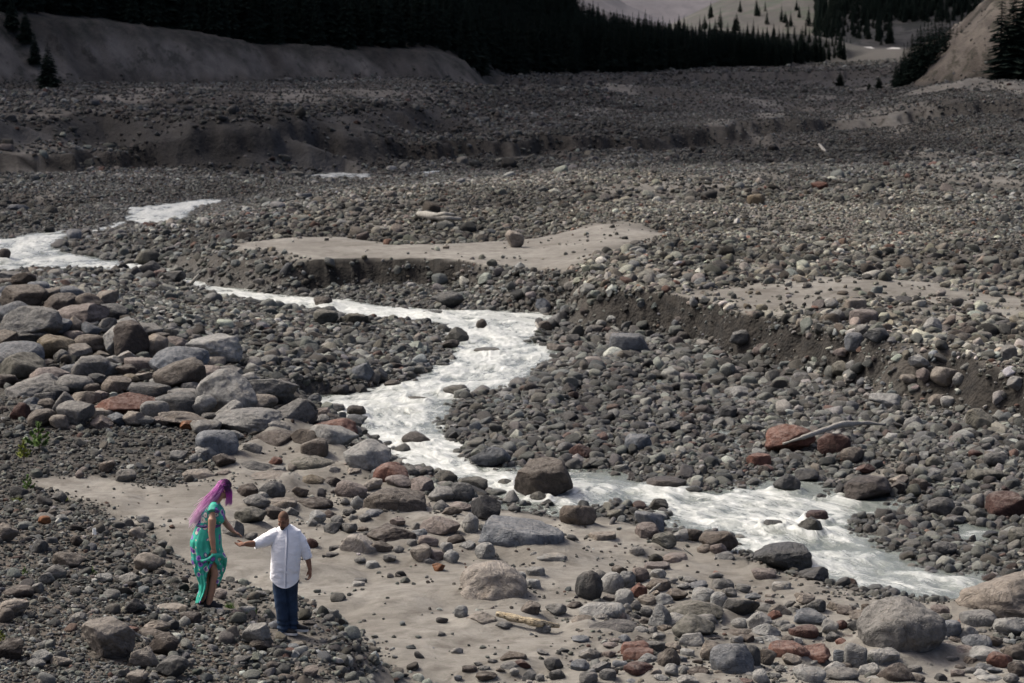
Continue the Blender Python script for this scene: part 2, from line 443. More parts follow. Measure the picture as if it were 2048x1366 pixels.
def ground_material():
    m, nt, b = new_mat("valley_ground"); k = NT(nt)
    p = k.coord()
    sand, wet, bankz, bluff, spur, scrub, fg, slope4 = [k.attr(a, out=2) for a in ("sand", "wet", "bankz", "bluff", "spur", "scrub", "fg", "slope4")]
    n1, n2, n3 = k.noise(p, .35, 5), k.noise(p, 3.0, 6, .6), k.noise(p, 26.0, 5, .75)
    # gravel: fine stones of mixed greys
    vcol = k.voro(p, 7.0, out="Color"); vs = k.n("ShaderNodeSeparateColor"); k.set(vs.inputs[0], vcol)
    vcol2 = k.voro(p, 1.9, out="Color"); vs2 = k.n("ShaderNodeSeparateColor"); k.set(vs2.inputs[0], vcol2)
    g = k.ramp(vs.outputs[0], [(0, (.042, .038, .034)), (.45, (.075, .068, .060)), (.8, (.12, .109, .098)), (1, (.18, .167, .15))])
    g2 = k.ramp(vs2.outputs[0], [(0, (.052, .050, .048)), (.5, (.10, .095, .092)), (.75, (.12, .098, .088)), (1, (.17, .16, .155))])
    g = k.mix(.5, g, g2)
    g = k.mix(k.mrange(n2, .35, .7), g, (.085, .075, .066, 1))
    fgc = k.mix(.65, g, k.mix(n2, (.060, .052, .044, 1), (.150, .130, .109, 1)))
    g = k.mix(fg, g, fgc)
    # sand
    sc = k.mix(k.mrange(n1, .35, .65), (.136, .126, .109, 1), (.215, .204, .181, 1))
    sc = k.mix(k.mrange(n2, .42, .75), sc, (.096, .087, .074, 1))
    sc = k.mix(k.math('MULTIPLY', k.mrange(n3, .52, .70), .62), sc, (.125, .115, .102, 1))
    sc = k.mix(k.mrange(k.noise(p, .9, 7, .68, .6), .53, .68, 0, .75), sc, (.066, .056, .046, 1))
    g = k.mix(1.0, g, k.mix(fg, (.47, .475, .45, 1), (.72, .70, .66, 1)), 'MULTIPLY')
    c = k.mix(sand, g, sc)
    # the raw cut bank: damp soil, steep faces painted darker to stand for shade
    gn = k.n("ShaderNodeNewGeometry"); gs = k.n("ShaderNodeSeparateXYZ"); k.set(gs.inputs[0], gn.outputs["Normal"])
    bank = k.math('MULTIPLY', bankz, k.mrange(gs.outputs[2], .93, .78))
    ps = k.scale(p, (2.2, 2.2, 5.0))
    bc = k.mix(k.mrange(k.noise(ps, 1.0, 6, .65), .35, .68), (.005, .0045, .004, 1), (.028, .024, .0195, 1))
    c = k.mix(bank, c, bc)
    # eroded bluff and spur: pale ash soil with gullies
    pb = k.scale(p, (.45, .30, .10))
    nb = k.noise(pb, 1.0, 6, .6, .4)
    ac = k.mix(k.mrange(nb, .32, .68), (.050, .046, .041, 1), (.135, .123, .109, 1))
    ac = k.mix(k.math('MULTIPLY', k.mrange(k.noise(k.scale(p, (.6, .35, .3)), 1.0, 6, .7), .52, .62), .85), ac, (.025, .025, .020, 1))
    c = k.mix(bluff, c, ac)
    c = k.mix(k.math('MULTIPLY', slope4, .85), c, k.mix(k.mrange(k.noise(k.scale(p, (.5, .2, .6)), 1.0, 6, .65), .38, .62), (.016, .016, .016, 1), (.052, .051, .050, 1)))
    spc = k.mix(k.mrange(nb, .3, .7), (.085, .072, .058, 1), (.19, .165, .135, 1))
    spc = k.mix(k.mrange(k.noise(k.scale(p, (.5, .3, .25)), 1.0, 7, .72, .5), .50, .60, 0, .85), spc, (.040, .038, .026, 1))
    c = k.mix(spur, c, spc)
    c = k.mix(scrub, c, k.mix(k.mrange(k.noise(p, .8, 5, .7), .4, .65), (.018, .020, .015, 1), (.060, .052, .045, 1)))
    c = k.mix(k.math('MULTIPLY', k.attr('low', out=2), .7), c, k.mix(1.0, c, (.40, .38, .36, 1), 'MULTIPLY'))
    c = k.mix(k.math('MULTIPLY', wet, .75), c, k.mix(1.0, c, (.38, .37, .36, 1), 'MULTIPLY'))
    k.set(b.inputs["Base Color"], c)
    k.set(b.inputs["Roughness"], k.mrange(wet, 0, 1, .92, .45))
    # relief
    hgt = k.math('ADD', k.math('MULTIPLY', n2, .5), k.math('MULTIPLY', n3, .22))
    vd = k.voro(p, 11.0); vd2 = k.voro(p, 3.2)
    peb = k.math('MULTIPLY', k.math('SUBTRACT', 1.0, sand), k.math('ADD', k.math('MULTIPLY', vd, -.55), k.math('MULTIPLY', vd2, -.9)))
    wv = k.n("ShaderNodeTexWave", wave_type='BANDS', bands_direction='Y'); k.set(wv.inputs[0], k.scale(p, (.25, 1, 1)))
    wv.inputs["Scale"].default_value = 2.6; wv.inputs["Distortion"].default_value = 3.5; wv.inputs["Detail"].default_value = 3
    hgt = k.math('ADD', hgt, k.math('MULTIPLY', wv.outputs[1], k.math('MULTIPLY', sand, .05)))
    k.set(b.inputs["Normal"], k.bump(k.math('ADD', hgt, peb), .75, .11))
    return m

def grid_faces(nv, nu):
    idx = np.arange(nv * nu).reshape(nv, nu)
    return np.stack([idx[:-1, :-1], idx[:-1, 1:], idx[1:, 1:], idx[1:, :-1]], -1).reshape(-1, 4)


# ------------------------------------------------------------------ the stream: white water over a rough bed
FLOW = [
    [(405,577),(480,587),(600,603),(760,622),(900,640),(1000,645),(1010,680),(1000,710),(950,745),(850,785),(720,820),(760,860),(850,905),(950,945),(1080,975),(1200,975),(1330,1010),(1480,1040),(1600,1075),(1720,1125),(1850,1165),(2000,1205),(2300,1270)],
    [(140,470),(60,490),(0,510),(-200,530)], [(450,402),(350,420),(260,440)], [(745,355),(600,353)], [(888,343),(800,356)], [(1545,255),(1630,252)],
    [(1418,800),(1440,850),(1500,915)], [(1895,1062),(2000,1056)],
]
def water_material():
    m, nt, b = new_mat("white_water"); k = NT(nt)
    uv = k.attr("flow", out=1)
    foam = k.attr("foam", out=2)
    p = k.coord()
    s1 = k.noise(k.scale(uv, (.55, 1.5, 1)), 1.0, 7, .62, .8)
    s2 = k.noise(k.scale(uv, (2.2, 5.0, 1)), 1.0, 6, .65, 1.2)
    s3 = k.noise(p, 14.0, 5, .7)
    f = k.math('ADD', k.math('MULTIPLY', s1, .9), k.math('ADD', k.math('MULTIPLY', s2, .7), k.math('MULTIPLY', s3, .35)))
    f = k.math('ADD', f, foam)
    fm = k.mrange(f, .86, 1.24)
    tint = k.mix(k.mrange(s1, .3, .7), (.085, .10, .085, 1), (.19, .21, .195, 1))
    wht = k.mix(k.mrange(s2, .35, .7), (.28, .295, .275, 1), (.60, .61, .585, 1))
    k.set(b.inputs["Base Color"], k.mix(fm, tint, wht))
    k.set(b.inputs["Roughness"], k.mrange(fm, 0, 1, .14, .5))
    b.inputs["Specular IOR Level"].default_value = .5
    h = k.math('ADD', k.math('MULTIPLY', s2, .6), k.math('ADD', k.math('MULTIPLY', s3, .35), k.math('MULTIPLY', s1, .5)))
    k.set(b.inputs["Normal"], k.bump(h, .8, .10))
    return m

WATER_SPOTS = []          # (x, y, r): boulders that break the flow, filled before the water is shaped
def build_water(mat):
    n = 0
    flows = [FLOW[0], FLOW[1], FLOW[2], [(322,540),(432,584)], [(255,446),(136,480)]] + FLOW[3:]
    for P, fl in zip(RIVER, flows):
        lo, hi = P.min(0), P.max(0)
        y0, y1 = max(lo[1] - .5, 30), hi[1] + .5
        step_v = 1.4 / (F_PX * CAM_H); nv = int(min(520, max(10, (1 / y0 - 1 / y1) / step_v)))
        us = np.concatenate([lo[0] / np.array([lo[1], hi[1]]), hi[0] / np.array([lo[1], hi[1]])])
        u0, u1 = max(us.min(), -.26), min(us.max(), .27)
        nu = int(max(12, (u1 - u0) * F_PX / 3.4))
        vv = np.linspace(1 / y0, 1 / y1, nv); uu = np.linspace(u0, u1, nu)
        Y = np.repeat((1 / vv)[:, None], nu, 1); X = uu[None] * Y
        d = seg_dist(X.ravel(), Y.ravel(), P).reshape(X.shape)
        C = pts(fl); L = np.concatenate([[0], np.cumsum(np.hypot(*np.diff(C, axis=0).T))])
        # coordinates along and across the flow
        best = np.full(X.shape, 1e9); S = np.zeros(X.shape); T = np.zeros(X.shape)
        for i in range(len(C) - 1):
            e = C[i + 1] - C[i]; ll = np.hypot(*e); e = e / ll
            t = np.clip((X - C[i][0]) * e[0] + (Y - C[i][1]) * e[1], 0, ll)
            q = np.hypot(X - C[i][0] - e[0] * t, Y - C[i][1] - e[1] * t)
            sgn = np.sign((X - C[i][0]) * -e[1] + (Y - C[i][1]) * e[0])
            mm = q < best
            best = np.where(mm, q, best); S = np.where(mm, L[i] + t, S); T = np.where(mm, q * sgn, T)
        amp = .25 + .75 * sstep(.2, -1.2, d)
        a1 = fbm2(S * .55 + 40, T * .9, 51, 4); a2 = fbm2(X * 1.9, Y * 1.9, 57, 4); a3 = 1 - 2 * np.abs(fbm2(S * .9 + .3 * T, T * .7, 63, 3))
        a4 = fbm2(S * 2.2 + 9, T * 4.5, 65, 4)
        Z = .01 + amp * (.085 * a1 + .05 * a2 + .045 * a3 + .05 * a4)
        # the narrower and steeper it runs, the whiter it is; slack near the banks and in the side pools
        foam = .03 + .16 * a3 + .20 * a4 + .22 * a1 + .12 * fbm2(X * .25, Y * .25, 71, 3) - .34 * sstep(-.8, 0.25, d)
        if n == 0:
            u = X / Y * F_PX + 1024; v = HORIZON + F_PX * CAM_H / Y
            slack = sstep(1500, 1600, u) * sstep(1012, 985, v) + .8 * sstep(1690, 1760, u) * sstep(1035, 1015, v)
            glass = sstep(1620, 1800, u) * sstep(1060, 1130, v)
            pool = sstep(1100, 1200, u) * sstep(1000, 980, v) * sstep(1560, 1500, u)
            foam = foam - .45 * np.clip(slack, 0, 1) - .17 * glass - .17 * pool + .14 * sstep(1000, 800, u)
            Z = Z * (1 - .7 * np.clip(slack, 0, 1))
        elif n in (8, 9): foam = foam - .25; Z = Z * .3
        else: foam = foam - (.10 if lo[1] > 120 else -.02)
        for (bx, by, br) in WATER_SPOTS:
            q = np.hypot(X - bx, Y - by) / br
            w = np.exp(-((q - 1.15) / .35) ** 2)
            Z = Z + .10 * w * amp; foam = foam + .14 * w
        keep = d < 1.0
        f = grid_faces(nv, nu); f = f[keep.ravel()[f].any(1)]
        used, inv = np.unique(f.ravel(), return_inverse=True)
        me = mesh_np("stream", np.stack([X, Y, Z], -1).reshape(-1, 3)[used], inv.reshape(-1, 4)[:, ::-1] if False else inv.reshape(-1, 4))
        set_attr(me, "foam", foam.ravel()[used]); set_attr(me, "flow", np.stack([S, T, S * 0], -1).reshape(-1, 3)[used], 'FLOAT_VECTOR')
        tag(obj("stream_water", me, mat), kind="structure"); n += 1

# ------------------------------------------------------------------ stones
def ico(sub):
    bm = bmesh.new(); bmesh.ops.create_icosphere(bm, subdivisions=sub, radius=1.0)
    v = np.array([x.co for x in bm.verts]); f = np.array([[x.index for x in q.verts] for q in bm.faces]); bm.free()
    return v, f
ICO = {s: ico(s) for s in (2, 3, 4, 5)}

def rock_verts(sub, shape, seed):
    """a unit stone (about -1..1 on each axis) of the asked-for character"""
    v0, f = ICO[sub]; rng = np.random.default_rng(seed); v = v0.copy()
    def cuts(n, lo, hi, hard, updir=None):
        nonlocal v
        for _ in range(n):
            d = rng.normal(size=3); d /= np.linalg.norm(d)
            k = rng.uniform(lo, hi); s = v @ d - k
            v = v - np.where(s > 0, s * hard, 0)[:, None] * d
    def superell(e):
        nonlocal v
        v = np.sign(v) * np.abs(v) ** e
    if shape == 'b': superell(.62); cuts(7, .72, .95, .85)
    elif shape == 's': superell(.7); v[:, 2] = np.clip(v[:, 2] + .25 * v[:, 0] * rng.uniform(-1, 1), -.55, .62); cuts(8, .70, .95, .85)
    elif shape == 'a': cuts(18, .44, .76, .96)
    elif shape == 'w':
        v[:, :2] *= (1 - .42 * v[:, 2:3]); cuts(12, .5, .85, .9)
    elif shape == 'l':                                           # tapers to a point on its left
        t = np.clip((v[:, 0:1] + 1) / 2, 0, 1); v[:, 1:] *= .12 + .88 * t ** .8; cuts(4, .75, .95, .9)
    elif shape == 'd':                                           # a tilted slab, high on its left, running out on its right
        superell(.75); t = np.clip((1 - v[:, 0]) / 2, 0, 1); v[:, 2] = np.clip(v[:, 2], -.6, .5) * (.25 + .75 * t ** .7); cuts(6, .72, .92, .9)
    elif shape == 'm': cuts(5, .7, .95, .7)
    else: cuts(13, .54, .90, .86)
    p = v * 1.0 + seed * 3.17
    amp = {'m': .24, 'r': .14, 'a': .10, 'b': .07, 's': .05, 'w': .08, 'l': .05, 'd': .04}.get(shape, .08)
    n = fbm3(p * 1.1, seed, 3, .45)
    v = v + v0 * (amp * n)[:, None]
    if sub >= 4:
        r = 1 - 2 * np.abs(fbm3(p * 2.6, seed + 9, 4, .55))
        v = v + v0 * (.062 * r + .034 * fbm3(p * 7, seed + 5, 4, .6))[:, None]
    lo, hi = v.min(0), v.max(0)
    return (v - (lo + hi) / 2) / ((hi - lo) / 2), f

def stone_material(name, instanced):
    m, nt, b = new_mat(name); k = NT(nt)
    p = k.coord()
    oi = k.n("ShaderNodeObjectInfo")
    if instanced:
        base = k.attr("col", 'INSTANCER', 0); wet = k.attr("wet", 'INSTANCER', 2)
        sc = 1.0
    else:
        base, wet = oi.outputs["Color"], k.math('SUBTRACT', 1.0, oi.outputs["Alpha"]); sc = 2.2
    off = k.n("ShaderNodeVectorMath", operation='ADD'); k.set(off.inputs[0], p)
    rv = k.n("ShaderNodeVectorMath", operation='SCALE'); rv.inputs[0].default_value = (37, 91, 53); k.set(rv.inputs["Scale"], oi.outputs["Random"])
    k.set(off.inputs[1], rv.outputs[0]); q = off.outputs[0]
    n1, n2, n3 = k.noise(q, .9 * sc, 5, .6, .3), k.noise(q, 4.5 * sc, 6, .68), k.noise(q, 22 * sc, 4, .7)
    c = k.mix(1.0, base, k.mrange(n1, .3, .7, .80, 1.22), 'MULTIPLY')
    c = k.mix(1.0, c, k.mrange(n2, .3, .7, .62, 1.38), 'MULTIPLY')
    sp = k.ramp(n3, [(.30, .72), (.42, 1.0), (.60, 1.0), (.72, 1.30)])
    c = k.mix(1.0, c, sp, 'MULTIPLY')
    if not instanced:
        # veins, stains and a skin of pale silt where it can lie
        vein = k.math('ABSOLUTE', k.math('SUBTRACT', k.noise(q, 1.6, 5, .6, .9), .5))
        c = k.mix(k.mrange(vein, .012, .0, 0, .45), c, k.mix(1.0, c, (.45, .43, .42, 1), 'MULTIPLY'))
        stain = k.mrange(k.noise(q, 1.3, 4, .7, .6), .55, .72, 0, .5)
        c = k.mix(stain, c, k.mix(1.0, c, (1.25, 1.08, .88, 1), 'MULTIPLY'))
        g = k.n("ShaderNodeNewGeometry"); s = k.n("ShaderNodeSeparateXYZ"); k.set(s.inputs[0], g.outputs["Normal"])
        silt = k.math('MULTIPLY', k.mrange(s.outputs[2], .45, .95, 0, .38), k.mrange(n2, .38, .62))
        silt = k.math('MULTIPLY', silt, k.math('SUBTRACT', 1.0, wet))
        c = k.mix(silt, c, (.25, .232, .21, 1))
    c = k.mix(k.math('MULTIPLY', wet, .8), c, k.mix(1.0, c, (.42, .41, .40, 1), 'MULTIPLY'))
    k.set(b.inputs["Base Color"], c)
    k.set(b.inputs["Roughness"], k.mrange(wet, 0, 1, .88, .42))
    if instanced: k.set(b.inputs["Normal"], k.bump(k.math('ADD', k.math('MULTIPLY', n2, .5), k.math('MULTIPLY', n3, .2)), .5, .25))
    else:
        pit = k.voro(q, 16.0)
        h = k.math('ADD', k.math('MULTIPLY', n2, .8), k.math('ADD', k.math('MULTIPLY', n3, .30), k.math('MULTIPLY', pit, .20)))
        h = k.math('ADD', h, k.mrange(vein, .03, .0, 0, -.25))
        k.set(b.inputs["Normal"], k.bump(h, .9, .07))
    return m
MAT_STONE = stone_material("boulder_stone", False)
MAT_COBBLE = stone_material("cobble_stone", True)

COLS = dict(g=((.178,.174,.164), "grey"), lg=((.275,.273,.258), "light grey"), dg=((.085,.085,.083), "dark grey"), b=((.118,.098,.080), "brown"), r=((.155,.072,.052), "red brown"),
            p=((.205,.170,.153), "pinkish"), t=((.235,.205,.172), "tan"), k=((.045,.044,.045), "black"), o=((.27,.115,.05), "orange"), y=((.185,.148,.098), "ochre"),
            bl=((.15,.162,.178), "bluish grey"), ol=((.118,.114,.094), "olive"), db=((.070,.056,.047), "dark brown"), dr=((.085,.042,.034), "dark red"))
SHP = dict(r="rounded", a="angular", b="blocky", s="flat", w="pointed", l="wedge shaped", d="sloping slab like", m="lumpy")

# boulders one can tell apart: photo x, y, width, height, colour, shape
STONES = """
12 552 50 20 g r;48 560 42 30 b r;18 566 45 16 db s;8 583 34 20 bl r;48 597 82 48 b a;123 607 64 36 db a;175 606 64 36 b m;215 598 40 34 t a;25 633 72 56 bl r;62 650 106 66 g a
106 656 66 40 bl a;163 630 98 44 p r;150 651 28 34 t r;62 673 56 30 dg a;110 697 68 48 y r;153 706 54 34 t r;123 714 28 28 g r;35 711 90 48 bl b;46 732 84 48 ol a;183 690 66 40 b m
234 687 48 60 lg a;218 650 36 28 g a;262 682 62 72 db a;308 692 50 42 t a;180 735 64 42 g b;227 722 38 20 lg r;104 752 78 34 p r;68 772 98 42 g r;15 762 36 24 db r;285 728 62 22 p s
358 727 104 60 bl r;360 750 92 60 b r;261 757 34 17 y r;150 768 68 34 g m;300 784 72 30 dg s;368 792 60 24 g s;252 808 118 46 r a;353 808 80 40 dg b;407 812 46 42 lg r;128 806 42 42 g w
152 828 66 46 g r;40 822 36 32 dr a;203 827 46 18 t s;368 836 92 30 t r;454 783 106 78 lg r;537 783 104 54 g a;428 702 98 56 lg r;418 724 58 20 t s;586 786 24 30 dg r;583 826 90 54 g r
520 805 62 32 t r;512 812 54 22 lg a;478 809 38 26 b a;454 822 54 40 lg a;503 842 130 46 g r;614 818 32 34 dg a;412 853 54 26 g a;378 850 30 18 o r;434 889 84 56 bl b;553 880 94 38 db r
614 878 64 42 b a;669 873 94 52 lg r;672 856 84 38 r a;629 896 54 38 b b;414 907 46 30 lg r;390 915 23 17 lg r;448 923 46 32 db r;508 935 86 28 dg r;626 928 92 34 ol m;551 922 28 18 r r
399 950 66 26 t r;449 947 30 17 p r;531 957 114 24 t s;618 960 68 26 y w;735 913 92 64 lg a;702 981 64 42 p r;498 981 48 30 db r;544 982 56 40 dg m;528 992 30 19 lg r;514 1004 54 30 g r
501 1032 64 38 ol a;566 1009 54 22 t s;627 1008 76 30 db r;580 1024 36 20 g r;467 1058 42 38 g a;625 1046 21 17 lg r;635 1036 34 30 lg r;659 1028 21 19 p r;674 1040 26 17 g r;690 1003 21 15 g r
714 1008 26 32 lg r;789 1006 122 60 b b;782 949 70 46 r r;821 945 38 27 dg r;798 964 54 28 p r;845 970 46 30 p a;699 1026 27 17 dg r;705 1034 18 12 lg r;783 1069 96 38 db w;716 1095 72 54 t r
720 1121 23 13 g r;745 1130 27 15 lg s;797 1099 23 18 g r;669 1097 22 11 k s;666 1111 27 12 k s;624 1086 25 21 dr r;717 1169 25 12 lg s;721 1161 26 10 g s;880 1055 78 44 p r;832 1053 21 17 g r
889 990 64 36 g r;924 985 50 42 dg r;946 971 58 30 ol s;889 950 42 20 ol w;883 1014 33 27 g r;922 1014 48 23 p r;904 1022 40 21 b r;972 1017 58 52 k a;940 1049 34 43 lg r;966 1056 21 18 g r
1040 1078 172 76 bl d;1087 958 114 80 b w;1010 967 29 19 ol r;982 913 80 42 bl a;1077 995 38 24 ol r;1103 988 21 15 g r;1156 1032 72 48 b r;1029 1017 26 17 g r;857 1084 40 26 p r;824 1087 21 18 g r
841 1108 42 36 t r;866 1109 45 25 p r;893 1095 26 21 lg r;857 1122 24 16 lg r;903 1114 31 30 lg r;935 1091 33 20 lg r;970 1105 40 39 lg r;877 1135 26 19 o a;985 1176 144 104 t m;1071 1143 37 19 lg s
1042 1153 21 19 lg r;1067 1168 29 19 lg s;1061 1101 23 16 p r;1069 1110 18 14 lg r;1104 1115 58 17 lg s;1299 1044 58 46 bl a;1294 1063 48 36 p r;1328 1082 49 35 ol r;1360 1072 35 26 lg a;1384 1071 40 28 db r
1437 1084 76 46 b r;1437 1099 34 28 p r;1409 1099 29 21 b r;1449 1114 37 21 g r;1468 1122 48 12 ol s;1347 1118 53 21 p s;1204 1075 55 21 t s;1234 1029 38 25 ol r;1274 1102 29 19 g r;1304 1109 53 11 db s
1432 1151 26 15 g w;1528 1149 45 21 p s;1178 1173 54 66 dg m;1224 1167 44 44 lg r;1254 1160 32 37 lg r;1281 1151 32 33 p r;1239 1142 29 21 b a;1314 1136 47 21 p s;1316 1148 31 23 lg a;1277 1181 32 33 r r
1317 1170 45 25 b r;1249 1195 35 32 lg b;1327 1200 35 27 lg r;1294 1201 35 23 t r;1203 1222 84 38 lg b;1253 1217 20 21 g r;1271 1213 21 25 g r;1293 1225 29 25 dg r;1386 1222 110 50 ol r;1407 1192 42 35 lg b
1397 1172 35 23 bl r;1439 1205 34 42 lg b;1482 1214 68 44 dg a;1458 1186 29 21 g a;1320 1234 44 54 lg w;1348 1242 48 34 lg r;1387 1256 78 54 ol r;1411 1243 40 30 g r;1384 1280 48 34 lg a;1218 1258 112 38 k l
1284 1262 33 21 lg r;1304 1262 21 19 g r;1237 1235 31 23 p r;1199 1239 35 23 g r;1285 1245 29 17 db r;1480 1247 34 23 lg r;1519 1244 48 42 lg a;1532 1263 54 32 lg r;1478 1267 57 21 b r;1548 1231 38 27 r r
1558 1223 45 36 t w;1622 1234 62 38 bl a;1607 1263 55 27 dr b;1576 1258 27 23 lg r;1560 1248 37 19 g r;1604 1244 31 16 t r;1464 1322 80 64 bl b;1422 1303 40 48 t r;1497 1314 44 50 dg r;1531 1315 40 38 b r
1576 1305 80 38 r s;1616 1309 82 40 r a;1584 1321 37 29 t a;1557 1311 29 19 lg r;1618 1350 62 38 lg r;1619 1329 37 18 lg a;1522 1354 32 28 lg r;1270 1299 52 30 r s;1276 1312 56 28 r s;1277 1337 54 28 dr r
1297 1319 37 22 lg r;1338 1317 42 40 b r;1375 1306 27 15 lg s;1343 1341 26 26 lg a;1369 1341 27 21 lg r;1286 1281 31 19 db a;1343 1294 34 21 t r;1473 1282 25 20 lg a;1491 1279 35 21 db a;1515 1280 23 14 lg r
1541 1279 39 19 lg a;1553 1287 31 13 t r;1576 1280 25 17 b r;1592 1281 25 15 lg r;1376 1360 42 20 lg r;1432 1363 74 18 b r;1488 1364 33 14 dr r;1803 1255 170 120 g m;1783 1204 33 24 bl a;1716 1252 39 30 dg r
1682 1251 25 23 dr r;1660 1255 31 34 lg r;1668 1276 31 24 dg r;1706 1280 41 19 db s;1682 1286 21 18 r r;1711 1311 42 50 lg b;1765 1315 62 37 lg r;1679 1315 23 31 bl r;1666 1337 45 28 lg a;1683 1352 64 36 g r
1791 1348 70 44 db r;1760 1360 52 20 lg r;1829 1324 25 13 lg s;1889 1238 28 23 ol r;1902 1260 37 38 bl b;1913 1227 25 21 g r;1885 1223 43 27 p r;1923 1244 41 22 r a;1957 1240 70 36 g s;1883 1278 23 14 lg r
1934 1271 42 38 lg a;1953 1284 56 34 bl w;2020 1253 62 42 lg r;1927 1303 49 25 p r;1883 1307 38 25 p b;1892 1290 27 16 p r;1972 1309 64 36 lg r;1999 1321 47 38 r r;2027 1304 48 36 b a;1968 1335 34 18 bl r
1963 1347 30 17 lg r;1990 1341 28 15 bl a;1981 1357 55 22 lg r;2022 1358 31 22 g r;2034 1339 36 32 db r;2030 1196 210 104 t r;1888 1098 50 28 dg b;1960 839 56 44 ol r;1736 978 94 48 db a;1684 979 29 28 k r
1882 1015 54 40 dg b;1794 977 34 26 db a;1797 962 39 26 t a;1840 969 43 28 db a;2012 1009 80 50 dr b;1918 1026 37 30 k r;1957 1031 33 30 ol a;1954 1005 29 34 g r;1910 1041 43 20 g r;1704 911 48 34 b r
1807 941 31 26 db r;1870 924 37 24 ol r;1830 917 21 22 b r;1848 912 19 18 lg a;1974 949 82 28 ol r;2040 1076 46 42 ol r;1951 909 29 20 dr r;1992 919 49 28 dg b;1844 1022 23 20 dg r;1731 938 37 22 dr a
1581 877 98 56 r r;1668 889 64 46 dr b;1574 967 54 38 dg w;1614 953 48 26 dg a;1333 967 78 26 b s;1408 824 38 26 db r;1456 825 36 29 dg a;1482 786 42 26 lg r;1376 856 35 19 lg r;1276 886 52 32 bl s
1340 854 41 22 dg r;1518 921 49 26 r s;1528 942 26 22 db r;1634 1033 45 24 dr b;1620 1052 50 36 ol a;1546 1051 44 24 dg r;1318 1009 40 26 ol a;1643 993 21 14 k r;1565 1114 106 56 dg r;1627 1150 55 32 dg a
1563 1173 35 18 lg s;833 878 58 30 b r;914 781 54 24 ol r;833 799 42 14 ol r;785 768 34 18 b r;915 671 44 34 ol w;900 688 37 20 b r;972 704 52 16 ol s;646 603 36 22 b r;901 600 54 32 dg r
1087 610 31 28 bl a;1029 479 37 36 t r;708 638 56 26 ol r;652 634 48 30 ol r;1090 653 30 24 b r;1146 681 27 24 dg b;1259 689 78 42 bl s;1112 695 37 18 t a;865 628 42 14 ol s;963 649 22 22 b r
726 743 42 34 bl a;758 750 34 28 dg a;1163 904 54 32 dr a;1708 684 38 36 bl b;1727 635 56 32 p b;1753 670 49 28 dg a;1729 659 36 20 g r;1710 609 46 22 t s;1661 608 32 24 lg r;1674 633 36 29 g r
1932 666 44 30 db a;1865 651 37 34 lg r;1837 722 43 28 lg a;1847 750 29 30 p a;1888 752 52 38 t b;1918 758 25 26 lg a;1817 758 34 20 t r;1684 737 40 30 ol r;1771 801 64 28 lg a;2017 705 36 30 g b
2032 767 36 28 g a;1682 705 32 18 p r;1872 800 30 26 t a;1895 804 28 23 lg b;1481 673 42 28 dg r;1523 699 36 24 p r;295 515 52 32 ol r;299 536 42 28 dg r;349 552 40 20 dg a;148 470 29 24 bl b
35 418 46 20 bl r;8 510 26 26 db r;1512 399 34 22 y b;1640 373 34 20 r a;593 349 30 13 ol b;217 1280 104 82 t a;328 1288 58 46 db r;288 1315 58 44 t r;346 1334 66 44 dg a;299 1125 62 40 t r
137 1118 64 32 b r;111 1146 44 32 g r;93 1158 33 29 g r;76 1176 25 23 g r;37 1184 58 22 db s;28 1214 60 34 t r;12 1230 32 32 b r;79 1092 36 31 dg w;153 1082 25 23 db a;259 1158 41 26 g a
207 1157 34 20 lg r;314 1253 54 30 t w;303 1266 49 22 b r;271 1212 43 32 k a;343 1216 64 16 t s;382 1235 42 24 db r;333 1238 24 20 lg r;346 1249 24 23 dg a;156 1234 32 20 g a;20 1298 54 42 db r
84 1312 43 26 lg r;123 1321 45 22 t a;72 1327 37 20 g r;276 1355 43 28 t r;16 1066 42 40 t r;513 1271 60 54 lg a;523 1288 47 26 b r;441 1188 26 23 p r;494 1221 35 18 lg r;521 1188 25 16 g r
252 953 40 28 g b;119 994 30 24 dg w;89 1040 25 18 o r;285 1038 27 18 lg r;256 1045 26 21 g r;275 1067 35 26 t a;124 1037 26 16 lg r;215 933 33 26 b a;358 911 37 21 g r;159 948 17 17 p r
1107 1331 36 32 dg r;1027 1315 53 22 b r;1045 1327 33 18 dr r;1022 1332 43 17 g s;1028 1344 20 15 lg r;1058 1353 29 26 g a;1080 1356 19 18 lg r;973 1351 43 20 b r;922 1224 27 26 lg r;963 1237 60 24 t a
1008 1250 35 16 g r;1086 1258 31 18 g b;1060 1217 42 28 b r;1112 1219 39 26 g r;1147 1211 29 16 db r
"""
